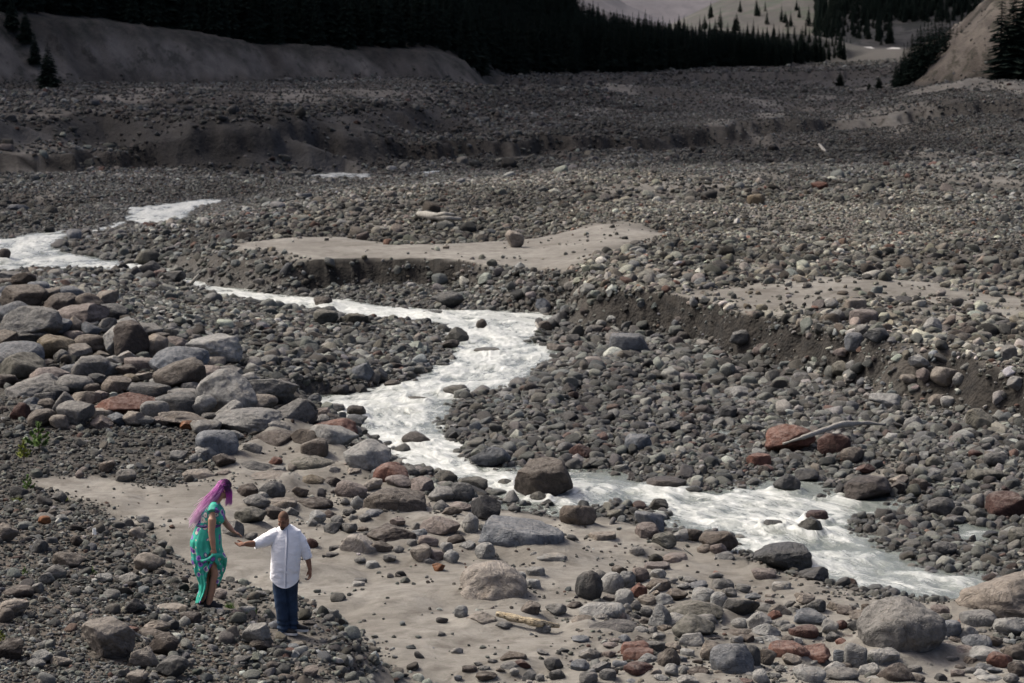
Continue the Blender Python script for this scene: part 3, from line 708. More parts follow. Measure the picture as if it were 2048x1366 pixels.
# places one can find, to tell the many stones apart
LANDMARKS = [
    (1087,958,"the big brown boulder in the rapids"), (1803,1255,"the huge mottled boulder by the near bank"), (1040,1078,"the dark sloping slab on the sand"),
    (985,1176,"the lumpy sand coated boulder"), (217,1280,"the large shaded boulder near the couple"), (454,783,"the pale dome boulder in the bank pile"),
    (252,808,"the long red boulder in the bank pile"), (110,697,"the ochre boulder in the bank pile"), (25,633,"the bluish boulder at the picture edge"),
    (503,842,"the whale backed grey boulder"), (434,889,"the dark bluish block by the gravel"), (669,873,"the pale boulder beside the rapids"),
    (789,1006,"the flat topped brown block"), (972,1017,"the black angular rock"), (1218,1258,"the dark wedge shaped stone"),
    (1464,1322,"the big bluish block among cobbles"), (1387,1256,"the large olive oval stone"), (1178,1173,"the rough dark leaning stone"),
    (1437,1084,"the brown dome boulder at the waterline"), (1565,1114,"the dark dome boulder in the rapids"), (2030,1196,"the giant tan boulder across the stream"),
    (1581,877,"the red boulder under the white branch"), (2012,1009,"the dark red block on the far shore"), (1736,978,"the dark brown boulder on the far shore"),
    (1574,967,"the dark pyramid rock in the water"), (1259,689,"the tilted bluish slab"), (1029,479,"the round boulder on the terrace sand"),
    (1708,684,"the slate blue block in the cut bank"), (1888,752,"the large tan block below the cut bank"), (833,878,"the wet brown boulder in the rapids"),
    (415,1100,"the woman in the green dress"), (575,1150,"the man in the white shirt"), (1056,1238,"the yellow weathered log"),
    (299,1125,"the tan boulder on the gravel mound"), (1960,839,"the olive dome boulder on the far shore"), (295,515,"the olive boulder by the upper water"),
    (914,781,"the mossy stone in the midstream foam"), (716,1095,"the sandy dome boulder behind the man"), (1087,610,"the bluish rock at the upper bend"),
]
LANDMARK_LABEL = {                                  # their own labels
    (1087,958):"big brown dome topped boulder standing alone in the white rapids", (1803,1255):"huge mottled grey boulder sitting on the near bank beside a giant tan one",
    (1040,1078):"large dark bluish slab sloping out of the sand towards the stream", (985,1176):"lumpy sand coated tan boulder behind the yellow weathered log",
    (217,1280):"large tan boulder with a dark shaded front on gravel below the couple", (454,783):"largest pale grey dome shaped boulder in the left bank pile",
    (252,808):"long red brown angular boulder in the left bank pile", (110,697):"rounded ochre stained boulder in the middle of the left bank pile",
    (25,633):"smooth bluish grey boulder cut by the left picture edge in the bank pile", (503,842):"long low whale backed grey boulder lying on the near sand bank",
    (434,889):"dark bluish grey block leaning on the edge of the gravel slope", (669,873):"pale rounded boulder at the sand edge right beside the rapids",
    (789,1006):"broad flat topped brown block of rock half set in the sand", (972,1017):"black angular rock among paler stones near the sloping slab",
    (1218,1258):"dark wedge shaped stone lying flat with its point to the left", (1464,1322):"big bluish grey angular block among cobbles at the bottom of the view",
    (1387,1256):"large olive brown oval stone in the cobble pile", (1178,1173):"rough dark grey stone leaning left at the end of the cobble pile",
    (1437,1084):"big brown dome shaped boulder at the near waterline", (1565,1114):"dark grey dome shaped boulder with wet moss at the edge of the rapids",
    (2030,1196):"giant smooth tan boulder with water pouring past at the right edge", (1581,877):"big red boulder with a white driftwood branch lying across it",
    (2012,1009):"large dark red block on the far shore at the right edge", (1736,978):"large dark brown boulder at the far waterline of the side pool",
    (1574,967):"dark pyramid shaped rock standing in slack water", (1259,689):"flat bluish slab of rock tilted up on the cobble bar",
    (1029,479):"round tan boulder standing alone on the terrace sand", (1708,684):"slate blue block sticking out of the cut bank",
    (1888,752):"large tan block of rock lying below the cut bank", (833,878):"wet brown boulder in the rapids above the big pool",
    (299,1125):"tan rounded boulder on the gravel mound left of the woman", (1960,839):"olive brown dome shaped boulder standing out of grey cobbles",
    (295,515):"olive grey boulder at the lower end of the upper water", (914,781):"mossy olive stone breaking the foam midstream",
    (716,1095):"sandy dome shaped boulder half buried in the sand behind the man", (1087,610):"bluish angular rock at the water's edge of the upper bend",
}
ORD = ["", "second", "third", "fourth", "fifth", "sixth", "seventh", "eighth", "ninth", "tenth", "eleventh", "twelfth"]
def stone_list():
    out = []
    for line in STONES.strip().splitlines():
        for e in line.split(";"):
            a = e.split()
            out.append([int(a[0]), int(a[1]), int(a[2]), int(a[3]), a[4], a[5]])
    return out
def more_pile_stones(L):
    """the lesser boulders that fill the bank pile on the left"""
    rng = random.Random(31); out = []
    zones = [((0, 480), (575, 700), 46, (30, 58)), ((60, 520), (690, 845), 34, (30, 54)), ((470, 720), (790, 900), 10, (28, 44)), ((470, 1000), (930, 1120), 22, (26, 46)), ((1160, 2040), (1150, 1362), 80, (18, 42)), ((900, 1140), (1300, 1362), 10, (16, 30))]
    for (x0, x1), (y0, y1), n, (a, b) in zones:
        k = t = 0
        while k < n and t < 4000:
            t += 1
            x, y, w = rng.randint(x0, x1), rng.randint(y0, y1), rng.randint(a, b); h = int(w * rng.uniform(.5, .78))
            if y < 700 and x > 120 + (y - 575) * 2.2: continue
            if y > 690 and y < 850 and y < 700 + (x - 300) * .28: continue
            if y > 925 and x < 760 and (y > 1075 or x < 480): continue
            if 770 < x < 1140 and y < 1012: continue
            if x > 1150 and y < 1150 + max(0, x - 1330) * .16: continue
            if all(math.hypot((x - q[0]) / (.36 * (w + q[2])), (y - q[1]) / (.36 * (h + q[3]))) > 1.0 for q in L + out) and not any(abs(x - c[0]) < c[2] and abs(y - c[1]) < c[3] for c in ((415, 1090, 60, 140), (575, 1160, 70, 130))):
                out.append([x, y, w, h, rng.choice(["g", "g", "lg", "dg", "b", "t", "p", "bl", "db"]), rng.choice("aaarb")]); k += 1
    return out
SL = stone_list()
SL += more_pile_stones(SL)
def stone_labels():
    labels, seen = [], {}
    for (x, y, w, h, c, s) in SL:
        if (x, y) in LANDMARK_LABEL: labels.append(LANDMARK_LABEL[(x, y)]); continue
        lm = sorted(LANDMARKS, key=lambda L: math.hypot((L[0] - x), 1.6 * (L[1] - y)))
        size = "small" if w < 30 else ("" if w < 55 else "large")
        best = None
        for L in lm[:3]:
            dx, dy = x - L[0], (y - L[1]) * 1.6
            rel = ("right of" if dx > 0 else "left of") if abs(dx) > abs(dy) else ("in front of" if dy > 0 else "behind")
            noun = "boulder" if w >= 40 else "stone"
            key = (size, c, s, noun, rel, L[2])
            if key not in seen: best = (key, ""); break
        if best is None:
            L = lm[0]; dx, dy = x - L[0], (y - L[1]) * 1.6
            rel = ("right of" if dx > 0 else "left of") if abs(dx) > abs(dy) else ("in front of" if dy > 0 else "behind")
            key = (size, c, s, "boulder" if w >= 40 else "stone", rel, L[2])
            best = (key, None)
        seen.setdefault(best[0], []).append((math.hypot(x - L[0], y - L[1]), len(labels)))
        labels.append(best[0])
    for key, mem in seen.items():                   # alike neighbours are told apart by how far they lie from the landmark
        for r, (dist, i) in enumerate(sorted(mem)):
            size, c, s, noun, rel, lmk = key
            o = (ORD[r] + " " if r else "nearest ") if len(mem) > 1 else ""
            labels[i] = " ".join(f"{o}{size} {COLS[c][1]} {SHP[s]} {noun} {rel} {lmk}".split())
    return labels
LABELS = stone_labels()

PLACED = []          # (x, y, radius) of every stone that has its own object
def place_stones():
    for i, (x, y, w, h, c, s) in enumerate(SL):
        a = w / 2 * (1.06 if s != 'm' else 1.0) * (1.13 if x < 640 and 540 < y < 870 else (1.08 if x > 1100 and y > 1100 else 1.0))
        def half(Y): return a * Y / F_PX
        b = .88 * a; th = math.atan((y - 683) / F_PX) + PITCH
        hh = h / 2 * (1.22 if x < 640 and 540 < y < 870 else 1.10)
        cz = math.sqrt(max(hh ** 2 - (b * math.sin(th)) ** 2, (.30 * hh) ** 2)) / math.cos(th)
        up = .74 if h > .45 * w else .52
        if (x, y) in ((716, 1095), (985, 1176)): up = .35
        X, Y = hit(x, y + .02 * h, lambda Yv: up * cz * Yv / F_PX, 24.0, 240.0, 2400, 0.0)
        k = Y / F_PX
        sub = 5 if w >= 96 else (4 if w >= 30 else 3)
        if s == 'r' and x < 640 and 540 < y < 870 and i % 2: s = 'a'
        v, f = rock_verts(sub, s, 100 + i)
        z = max(float(look("z", X, Y)), 0.0) + up * cz * k
        v = v * np.array([a, b, cz]) * k
        yaw = -math.atan2(X, Y)
        rng = random.Random(i)
        base = COLS[c][0]; j = rng.uniform(.56, .80); t = rng.uniform(-.02, .02)
        big = w >= 37
        me = mesh_np("boulder" if big else "stone", v, f)
        o = obj("boulder" if big else "stone", me, MAT_STONE, loc=(X, Y, z))
        o.rotation_euler = (0, 0, yaw)
        if (x, y) in ((716, 1095), (985, 1176)): base, j = (.235, .210, .182), .92
        dr = float(look("dr", X, Y))
        wet = max(0.0, min(1.0, (.75 - dr) / .8)) if float(look("t1", X, Y)) < .3 and y > 560 else 0.0
        if (x, y) in ((2030,1196), (1087,958)): wet = .15
        o.color = (base[0] * j * (1 + t), base[1] * j, base[2] * j * (1 - t), 1 - wet * .8)
        tag(o, LABELS[i], "boulder" if big else "stone", "boulders of the river bed" if big else "stones of the river bed")
        PLACED.append((X, Y, a * k))
        if dr < a * k: WATER_SPOTS.append((X, Y, a * k))
place_stones()
for (bx, by, br) in PLACED:                         # sand and silt banked up round the stones
    if by < 75:
        r = 1.9 * br; j0, j1 = np.searchsorted(gu, [(bx - r) / by - .002, (bx + r) / by + .002]); i0, i1 = np.searchsorted(-gv, [-1 / max(by - r, 20), -1 / (by + r)])
        sl = (slice(max(i0 - 1, 0), i1 + 1), slice(max(j0, 0), j1 + 1))
        q = np.hypot(GX[sl] - bx, GY[sl] - by) / br
        GZ[sl] += .22 * br * np.exp(-((q - .75) / .55) ** 2) * np.clip(G["sand"][sl], 0, 1) * (G["dr"][sl] > .3)
gm = mesh_np("ground", np.stack([GX, GY, GZ], -1).reshape(-1, 3), grid_faces(NV, NU))
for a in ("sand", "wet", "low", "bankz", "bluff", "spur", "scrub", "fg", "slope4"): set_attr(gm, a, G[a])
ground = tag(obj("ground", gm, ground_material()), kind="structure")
build_water(water_material())

# ------------------------------------------------------------------ the countless cobbles and pebbles
def scatter():
    rng = np.random.default_rng(4)
    nvar = 12
    src = bpy.data.collections.new("cobble_shapes")
    kinds = ['r', 'a', 'r', 'a', 'b', 'a', 'r', 's', 'a', 'b', 'a', 'r']
    for k in range(nvar):
        v, f = rock_verts(3, kinds[k], 900 + k)
        me = mesh_np("cobble_shape", v, f); me.materials.append(MAT_COBBLE)
        src.objects.link(bpy.data.objects.new("cobble_shape_%02d" % k, me))
    P, S, Wt, C = [], [], [], []
    PALMIX = .35
    pal = np.array([COLS[c][0] for c in ("g", "lg", "dg", "b", "p", "r", "bl", "db", "t", "k")])
    pal = pal * (1 - PALMIX) + pal.mean(1, keepdims=True) * PALMIX * np.array([1.0, 1.0, .95]); pal *= .56
    prob = np.array([.29, .20, .17, .07, .05, .022, .07, .06, .04, .03]); prob = prob / prob.sum()
    placed = np.array(PLACED)
    classes = [(.95, .010), (.70, .024), (.50, .07), (.37, .16), (.27, .28), (.19, .34), (.135, .33), (.095, .24), (.065, .20), (.045, .16), (.032, .12)]
    U0 = .235
    for d, cover in classes:
        ymax = min(560, d * 2418 / (1.9 if d > .18 else 2.2)); ymin = 23.0
        area = U0 * (ymax ** 2 - ymin ** 2)
        n = int(area * cover / (.62 * d * d))
        Y = np.sqrt(rng.uniform(ymin ** 2, ymax ** 2, n)); X = rng.uniform(-U0, U0, n) * Y
        sand, dr, fg, bank, bluff, spur, slope4, t1, ridge, flat4, scrub = [look(q, X, Y) for q in ("sandw", "dr", "fgw", "bank", "bluff", "spur", "slope4", "t1", "ridge", "flat4", "scrub")]
        dirt, low, chan = look("dirt", X, Y), look("low", X, Y), look("chan", X, Y)
        foot = look("foot", X, Y)
        clump = fbm2(X * .22, Y * .22, 83, 3)
        u = X / Y * F_PX + 1024; vy = HORIZON + F_PX * CAM_H / Y
        w = np.ones(n)
        if d < .07: w *= 1 - np.clip(sand, 0, 1) * np.clip(.985 - .35 * np.clip(fbm2(X * .5, Y * .5, 137, 3), 0, 1), .5, 1)
        else: w *= 1 - np.clip(sand, 0, 1) * np.clip((.995 if d < .3 else .999) - .05 * np.clip(fbm2(X * .6, Y * .6, 85, 2) - .25, 0, 1) * (d < .2), 0, 1)
        w *= np.where(dr < -.30, np.where(Y > 120, .30, np.where(Y > 88, .12, .02)) * (d > .2), 1) * np.where(dr < .0, .35, 1)
        w *= np.where((Y > 43) & (Y < 57) & (X > -5) & (X < 4) & (dr < 2.2) & (np.abs(dr) < 3) & (Y < 47.8 - .55 * X), .12, 1)
        w *= np.clip(1 + 1.6 * clump * (1 if d > .3 else .4), .15, 2)
        w *= 1 - .30 * np.clip(t1, 0, 1) * (Y < 170)
        # the gravel mound in front and the gravel slope behind the sand strip: mostly small stuff
        gl = np.maximum(fg, sstep(-3.2, -6.5, X) * sstep(66, 59, Y) * (dr > 2))
        w *= 1 + gl * ({.95: 0, .70: 0, .50: .006, .37: .012, .27: .03, .19: .055, .135: .14, .095: .28, .065: .55, .045: .8, .032: 1.1}[d] - 1)
        if d > .6: w *= np.where(Y < 75, .25, 1)
        w *= 1 - .93 * bank
        if d > .15: w *= 1 - .6 * foot
        w *= 1 - (.86 if d > .1 else .75) * dirt
        coarse = fbm2(X * .055 + 7, Y * .03, 89, 3)
        w *= np.clip(1 + (4.0 if d > .3 else (1.0 if d > .2 else -1.6)) * (coarse - .8 * chan), .06, 2.4)
        if d > .16: w *= 1 - .75 * ridge
        w *= 1 - np.clip(bluff + scrub, 0, 1); w *= 1 - .96 * spur; w *= 1 - .93 * slope4; w *= 1 - .62 * flat4
        leftbar = sstep(2, -2, X) * (t1 < .3) * (Y < 110)
        if d > .3: w *= 1 - .75 * leftbar
        w *= np.where((Y > 380), .5, 1)
        keep = rng.uniform(size=n) < w
        X, Y, dr, fg, bank, t1, low = X[keep], Y[keep], dr[keep], fg[keep], bank[keep], t1[keep], low[keep]
        # nothing grows out of the stones that have an object of their own
        if len(placed):
            ok = np.ones(len(X), bool)
            order = np.argsort(X); Xs = X[order]
            for (px, py, pr) in placed:
                i0, i1 = np.searchsorted(Xs, [px - pr, px + pr])
                ii = order[i0:i1]
                ok[ii] &= np.hypot(X[ii] - px, Y[ii] - py) > pr * .80 + d * .25
            for (px, py, pr) in CLEAR:
                ok &= np.hypot(X - px, Y - py) > pr + d * .4
            X, Y, dr, fg, bank, t1, low = X[ok], Y[ok], dr[ok], fg[ok], bank[ok], t1[ok], low[ok]
        m = len(X)
        sz = d / 2 * np.exp(rng.normal(0, .18, m)) * (1 - .22 * sstep(62, 110, Y))
        sz = sz * np.minimum(1, 17.0 / np.maximum(sz * F_PX / Y, 1e-6))
        sx, sy, sz_ = sz * rng.uniform(.9, 1.35, m), sz * rng.uniform(.8, 1.1, m), sz * rng.uniform(.5, .9, m)
        Z = look("z", X, Y) + sz_ * rng.uniform(.15, .75, m)
        P.append(np.stack([X, Y, Z], -1)); S.append(np.stack([sx, sy, sz_], -1))
        wet = np.clip((1.0 - dr) / 1.1, 0, 1) * (1 - t1)
        wet = np.maximum(wet, .62 * sstep(.75, .25, look('z', X, Y)) * (Y < 84) * sstep(-2, 1, X) * (1 - t1) * (sstep(40, 44, Y)))
        wet = np.maximum(wet, .30 * (1 - t1) * (rng.uniform(size=m) < .5) * sstep(4.5, 1.0, dr))
        Wt.append(wet)
        ci = rng.choice(len(pal), m, p=prob)
        col = pal[ci] * np.exp(rng.normal(.02, .36, (m, 1))) * (1 + rng.normal(0, .03, (m, 3)))
        col = col * (1 - .22 * fg[:, None])
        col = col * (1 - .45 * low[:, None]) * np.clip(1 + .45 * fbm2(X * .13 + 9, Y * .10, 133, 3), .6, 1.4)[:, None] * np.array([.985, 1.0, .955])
        col = col * (1 - .30 * sstep(110, 200, Y))[:, None]  # far stones painted darker to deepen the shade on the upper valley
        dry = (sstep(.9, 1, t1) * sstep(170, 130, Y))[:, None]
        col = col * (1 + dry * np.array([.30, .25, .17]))
        C.append(col)
    P, S, Wt, C = np.concatenate(P), np.concatenate(S), np.concatenate(Wt), np.concatenate(C)
    R = np.stack([rng.normal(0, .35, len(P)), rng.normal(0, .35, len(P)), rng.uniform(0, 6.283, len(P))], -1)
    print("cobbles:", len(P))
    big = S[:, 0] > .085
    for name, mk in (("cobbles", big), ("gravel", ~big)):
        me = bpy.data.meshes.new(name); q = P[mk]
        me.vertices.add(len(q)); me.vertices.foreach_set("co", q.astype(np.float32).ravel())
        set_attr(me, "size", S[mk], 'FLOAT_VECTOR'); set_attr(me, "turn", R[mk], 'FLOAT_VECTOR'); set_attr(me, "wet", Wt[mk])
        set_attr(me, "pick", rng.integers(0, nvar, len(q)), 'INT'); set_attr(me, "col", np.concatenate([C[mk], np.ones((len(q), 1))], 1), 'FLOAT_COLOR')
        o = tag(obj(name, me), kind="stuff")
        ng = bpy.data.node_groups.new(name, 'GeometryNodeTree')
        ng.interface.new_socket("Geometry", in_out='INPUT', socket_type='NodeSocketGeometry'); ng.interface.new_socket("Geometry", in_out='OUTPUT', socket_type='NodeSocketGeometry')
        N = ng.nodes; L = ng.links
        gi, go = N.new("NodeGroupInput"), N.new("NodeGroupOutput")
        iop = N.new("GeometryNodeInstanceOnPoints"); ci = N.new("GeometryNodeCollectionInfo")
        ci.inputs["Collection"].default_value = src; ci.inputs["Separate Children"].default_value = True; ci.inputs["Reset Children"].default_value = True
        def na(nm, t):
            a = N.new("GeometryNodeInputNamedAttribute"); a.data_type = t; a.inputs[0].default_value = nm; return a.outputs[0]
        e2r = N.new("FunctionNodeEulerToRotation")
        L.new(na("turn", 'FLOAT_VECTOR'), e2r.inputs[0])
        mp = N.new("GeometryNodeMeshToPoints")
        L.new(gi.outputs[0], mp.inputs[0]); L.new(mp.outputs[0], iop.inputs["Points"]); L.new(ci.outputs[0], iop.inputs["Instance"])
        iop.inputs["Pick Instance"].default_value = True
        L.new(na("pick", 'INT'), iop.inputs["Instance Index"]); L.new(e2r.outputs[0], iop.inputs["Rotation"]); L.new(na("size", 'FLOAT_VECTOR'), iop.inputs["Scale"])
        L.new(iop.outputs[0], go.inputs[0])
        md = o.modifiers.new("scatter", 'NODES'); md.node_group = ng
CLEAR = []           # spots kept free of cobbles: people's feet, logs

# ------------------------------------------------------------------ conifers
MAT_NEEDLE = plain("conifer_needles", (.014, .023, .017), .85, .1, .45, .8)
MAT_BARK = plain("conifer_bark", (.045, .036, .030), .9, .1, .3, 3.0)

def tree_mesh(seed, H=1.0, R=.17, tiers=24, dens=8, bare=.06, ragged=.3):
    rng = np.random.default_rng(seed); V, Fc = [], []
    def quad(a, b, c, d):
        n = len(V); V.extend([a, b, c, d]); Fc.append((n, n + 1, n + 2, n + 3))
    for t in range(tiers):
        q = bare + (1 - bare) * (t + rng.uniform(-.3, .3)) / tiers
        q = min(max(q, bare), .985)
        r = R * (1 - q) ** .85 * (1.05 if q > bare + .08 else .8) * rng.uniform(1 - ragged, 1 + ragged * .5) + .008
        nb = max(4, int(dens * (1 - .45 * q)))
        ph = rng.uniform(0, 6.28)
        for b in range(nb):
            if rng.uniform() < .10: continue
            a = ph + 6.283 * b / nb + rng.uniform(-.35, .35)
            L = r * rng.uniform(.65, 1.2); dz = -L * rng.uniform(.15, .55); z = H * q + rng.uniform(-.01, .01)
            c, s = math.cos(a), math.sin(a); w = L * rng.uniform(.36, .6)
            p0 = np.array([0, 0, z]); pm = np.array([c * L * .55, s * L * .55, z + dz * .35]); pt = np.array([c * L, s * L, z + dz])
            side = np.array([-s, c, 0]) * w * .5; up = np.array([0, 0, .16 * L])
            quad(p0 - side * .2, pm - side + [0, 0, -.10 * L], pt, pm + up * .4)
            quad(p0 + side * .2, pm + up * .4, pt, pm + side + [0, 0, -.10 * L])
            for e in (-1, 1):
                e1 = pm + side * e * 1.9 + np.array([c, s, 0]) * L * .25 + [0, 0, -.22 * L]
                quad(pm * .6 + p0 * .4, pm + side * e * .3, e1, pm * .75 + p0 * .25 + [0, 0, -.14 * L])
    quad(np.array([-.006, 0, H * .95]), np.array([.006, 0, H * .95]), np.array([.001, 0, H * 1.02]), np.array([-.001, 0, H * 1.02]))
    quad(np.array([0, -.006, H * .95]), np.array([0, .006, H * .95]), np.array([0, .001, H * 1.02]), np.array([0, -.001, H * 1.02]))
    return mesh_np("crown", np.array(V), np.array(Fc), smooth=False)

def trunk_mesh():
    V, Fc = [], []
    for i, (z, r) in enumerate([(-.06, .020), (0, .016), (.3, .012), (.7, .006), (.97, .001)]):
        for k in range(7): V.append((r * math.cos(k * .8976), r * math.sin(k * .8976), z))
        if i:
            for k in range(7): Fc.append(((i - 1) * 7 + k, (i - 1) * 7 + (k + 1) % 7, i * 7 + (k + 1) % 7, i * 7 + k))
    return mesh_np("trunk", np.array(V), np.array(Fc))

CROWNS = [tree_mesh(11 + i, R=r, tiers=t, dens=d, ragged=g) for i, (r, t, d, g) in enumerate([(.15, 36, 11, .3), (.19, 34, 12, .35), (.125, 38, 10, .3), (.17, 32, 12, .45), (.21, 34, 13, .3), (.14, 34, 10, .5)])]
TRUNK = trunk_mesh()
for c in CROWNS: c.materials.append(MAT_NEEDLE)
TRUNK.materials.append(MAT_BARK)
trng = random.Random(77)

def conifer(x, y, h, label, group, var=None, z=None, wide=1.0):
    o = bpy.data.objects.new("conifer", None); o.empty_display_size = .5
    o.location = (x, y, (float(look("z", x, y)) if z is None else z) - .05 * h * .3); o.rotation_euler = (0, 0, trng.uniform(0, 6.28)); link(o)
    tag(o, label, "tree", group)
    c = bpy.data.objects.new("crown", CROWNS[trng.randrange(len(CROWNS)) if var is None else var]); link(c, o); c.scale = (h * wide, h * wide, h)
    t = bpy.data.objects.new("trunk", TRUNK); link(t, o); t.scale = (h, h, h)
    return o

def x_at(px, Y): return (px - 1024) / F_PX * Y * (.9966)

def forest_edge():
    g = "conifers along the forest edge"
    px = 990.0
    while px < 1692:
        Y = float(np.interp(px, FOREST_PX, FOREST_Y)) + trng.uniform(-6, 10)
        h = np.interp(px, [990, 1300, 1500, 1690], [8.6, 8.0, 7.6, 6.2]) * trng.uniform(.72, 1.18)
        conifer(x_at(px, Y), Y, h, "dark conifer in the front row of the forest where it meets the river gravel", g)
        px += trng.uniform(8, 15)
    px = 1165.0
    while px < 1690:                                     # the trees that make the skyline
        Y = float(np.interp(px, FOREST_PX, FOREST_Y))
        top = np.interp(px, [1165, 1215, 1300, 1400, 1500, 1600, 1690], [-8, 14, 32, 46, 58, 68, 96]) + trng.uniform(-12, 10)
        yy = Y + trng.uniform(35, 60); x = x_at(px, yy)
        zt = CAM_H + (HORIZON - top) * yy / F_PX; zg = float(look("z", x, yy))
        conifer(x, yy, max(4.0, zt - zg), "dark conifer whose tip breaks the forest skyline in front of the pale mountains", "conifers on the forest skyline")
        px += trng.uniform(7, 14)
    px = -60.0
    while px < 985:                                      # along the lip of the bluff
        Y = float(np.interp(px, FOREST_PX, FOREST_Y)) + trng.uniform(0, 6)
        conifer(x_at(px, Y), Y, trng.uniform(5.0, 8.5), "dark conifer in the front row on top of the eroded bluff", "conifers on the bluff top")
        px += trng.uniform(13, 26)
forest_edge()
for px, by, hpx, wd, lab in [(97,178,92,1.7,"bushy dark conifer halfway down the left slope, beside the pale bluff"), (52,84,70,1.6,"dark conifer high on the left slope above the bushy one"), (70,128,62,1.5,"dark conifer on the left slope, between two others"),
                             (24,60,74,1.5,"dark conifer highest on the left slope at the picture edge")]:
    x, y = hit(px, by, 0, 150, 500)
    conifer(x, y, hpx * y / F_PX, lab, None, 4, None, wd)
for i, (px, by, hpx) in enumerate([(1806,180,84),(1820,177,110),(1837,172,122),(1852,166,122),(1866,158,124),(1880,156,120),(1895,146,110),(1840,180,60),(1860,178,66),(1825,182,52),(1798,180,70),(1812,178,96),(1831,175,118),(1845,168,124),(1859,160,118),(1873,160,124),(1888,150,116),(1903,142,98),(1918,128,78),(1934,118,66),(1805,178,92),(1822,170,104),(1838,176,120),(1852,158,112),(1866,166,120),(1880,150,112),(1896,148,108),(1910,132,84),(1926,124,66),(1945,112,60),(1812,182,70),(1845,180,86),(1872,176,80),(1790,176,58),(1958,104,52),(1968,84,44)]):
    Y = 305 + 8 * math.sin(i * 2.3) + (20 if i in (1, 3, 5) else 0)
    x = x_at(px, Y); zg = CAM_H + (HORIZON - by) * Y / F_PX
    zg = min(zg, float(look("z", x, Y)) + .2)
    conifer(x, Y, max(2.0, CAM_H + (HORIZON - by + hpx) * Y / F_PX - zg), "dark conifer in the clump at the foot of the pale spur", "conifers at the foot of the spur", None, zg, 1.55)
for px, by, hpx, w, lab in [(2022,165,190,2.0,"tall black conifer at the top right corner, nearest of its group"), (2050,190,230,2.0,"tall black conifer cut by the right picture edge, lowest on the spur"), (1998,100,130,1.5,"slim black conifer left of the tall ones at the top right corner"), (2040,120,190,2.0,"broad black conifer behind the tall ones at the top right corner")]:
    Y = 283; x = x_at(px, Y); zg = float(look("z", x, Y))
    conifer(x, Y, CAM_H + (HORIZON - by + hpx) * Y / F_PX - zg, lab, None, None, zg, w)
for px, by, hpx, lab in [(1680,172,30,"low dark shrubby conifer alone on the gravel before the forest end"), (1758,178,26,"small dark shrubby conifer at the valley floor left of the clump"), (1738,180,16,"tiny shrubby conifer at the valley floor")]:
    x, y = hit(px, by, 0, 150, 600); conifer(x, y, hpx * y / F_PX, lab, None, 4, None, 2.2)

def scatter_trees(name, spots, hs):
    """the deep of the forest, which reads as one mass"""
    src = bpy.data.collections.new(name + "_shapes")
    for k, c in enumerate(CROWNS): src.objects.link(bpy.data.objects.new("%s_shape_%d" % (name, k), c))
    rng = np.random.default_rng(8)
    me = bpy.data.meshes.new(name); q = np.array(spots, np.float32)
    me.vertices.add(len(q)); me.vertices.foreach_set("co", q.ravel())
    hs = np.array(hs); wd = rng.uniform(1.0, 1.5, len(q)) * hs
    set_attr(me, "size", np.stack([wd, wd, hs], -1), 'FLOAT_VECTOR'); set_attr(me, "turn", np.stack([wd * 0, wd * 0, rng.uniform(0, 6.28, len(q))], -1), 'FLOAT_VECTOR')
    set_attr(me, "pick", rng.integers(0, len(CROWNS), len(q)), 'INT')
    o = tag(obj(name, me), kind="stuff"); instancer(o, src)

def instancer(o, src):
    ng = bpy.data.node_groups.new(o.name, 'GeometryNodeTree')
    ng.interface.new_socket("Geometry", in_out='INPUT', socket_type='NodeSocketGeometry'); ng.interface.new_socket("Geometry", in_out='OUTPUT', socket_type='NodeSocketGeometry')
    N = ng.nodes; L = ng.links
    gi, go = N.new("NodeGroupInput"), N.new("NodeGroupOutput")
    iop = N.new("GeometryNodeInstanceOnPoints"); ci = N.new("GeometryNodeCollectionInfo")
    ci.inputs["Collection"].default_value = src; ci.inputs["Separate Children"].default_value = True; ci.inputs["Reset Children"].default_value = True
    def na(nm, t):
        a = N.new("GeometryNodeInputNamedAttribute"); a.data_type = t; a.inputs[0].default_value = nm; return a.outputs[0]
    e2r = N.new("FunctionNodeEulerToRotation"); mp = N.new("GeometryNodeMeshToPoints")
    L.new(na("turn", 'FLOAT_VECTOR'), e2r.inputs[0])
    L.new(gi.outputs[0], mp.inputs[0]); L.new(mp.outputs[0], iop.inputs["Points"]); L.new(ci.outputs[0], iop.inputs["Instance"])
    iop.inputs["Pick Instance"].default_value = True
    L.new(na("pick", 'INT'), iop.inputs["Instance Index"]); L.new(e2r.outputs[0], iop.inputs["Rotation"]); L.new(na("size", 'FLOAT_VECTOR'), iop.inputs["Scale"])
    L.new(iop.outputs[0], go.inputs[0])
    md = o.modifiers.new("scatter", 'NODES'); md.node_group = ng

def deep_forest():
    rng = np.random.default_rng(21); S, H = [], []
    for q_ in range(3300):
        px = rng.uniform(-350, 1690) if q_ < 2600 else rng.uniform(1420, 1700)
        Y = float(np.interp(px, FOREST_PX, FOREST_Y)) + rng.uniform(3, 130) * (1 if px < 1150 else .45)
        x = x_at(px, Y); h = rng.uniform(6.0, 9.5)
        if px > 1165:
            lim = np.interp(px, [1165, 1215, 1300, 1400, 1500, 1600, 1690], [0, 22, 40, 54, 66, 76, 104])
            zt = CAM_H + (HORIZON - lim) * Y / F_PX
            h = min(h, zt - float(look("z", x, Y)))
            if h < 3: continue
        S.append((x, Y, float(look("z", x, Y)) - .2)); H.append(h)
    scatter_trees("forest", S, H)
deep_forest()

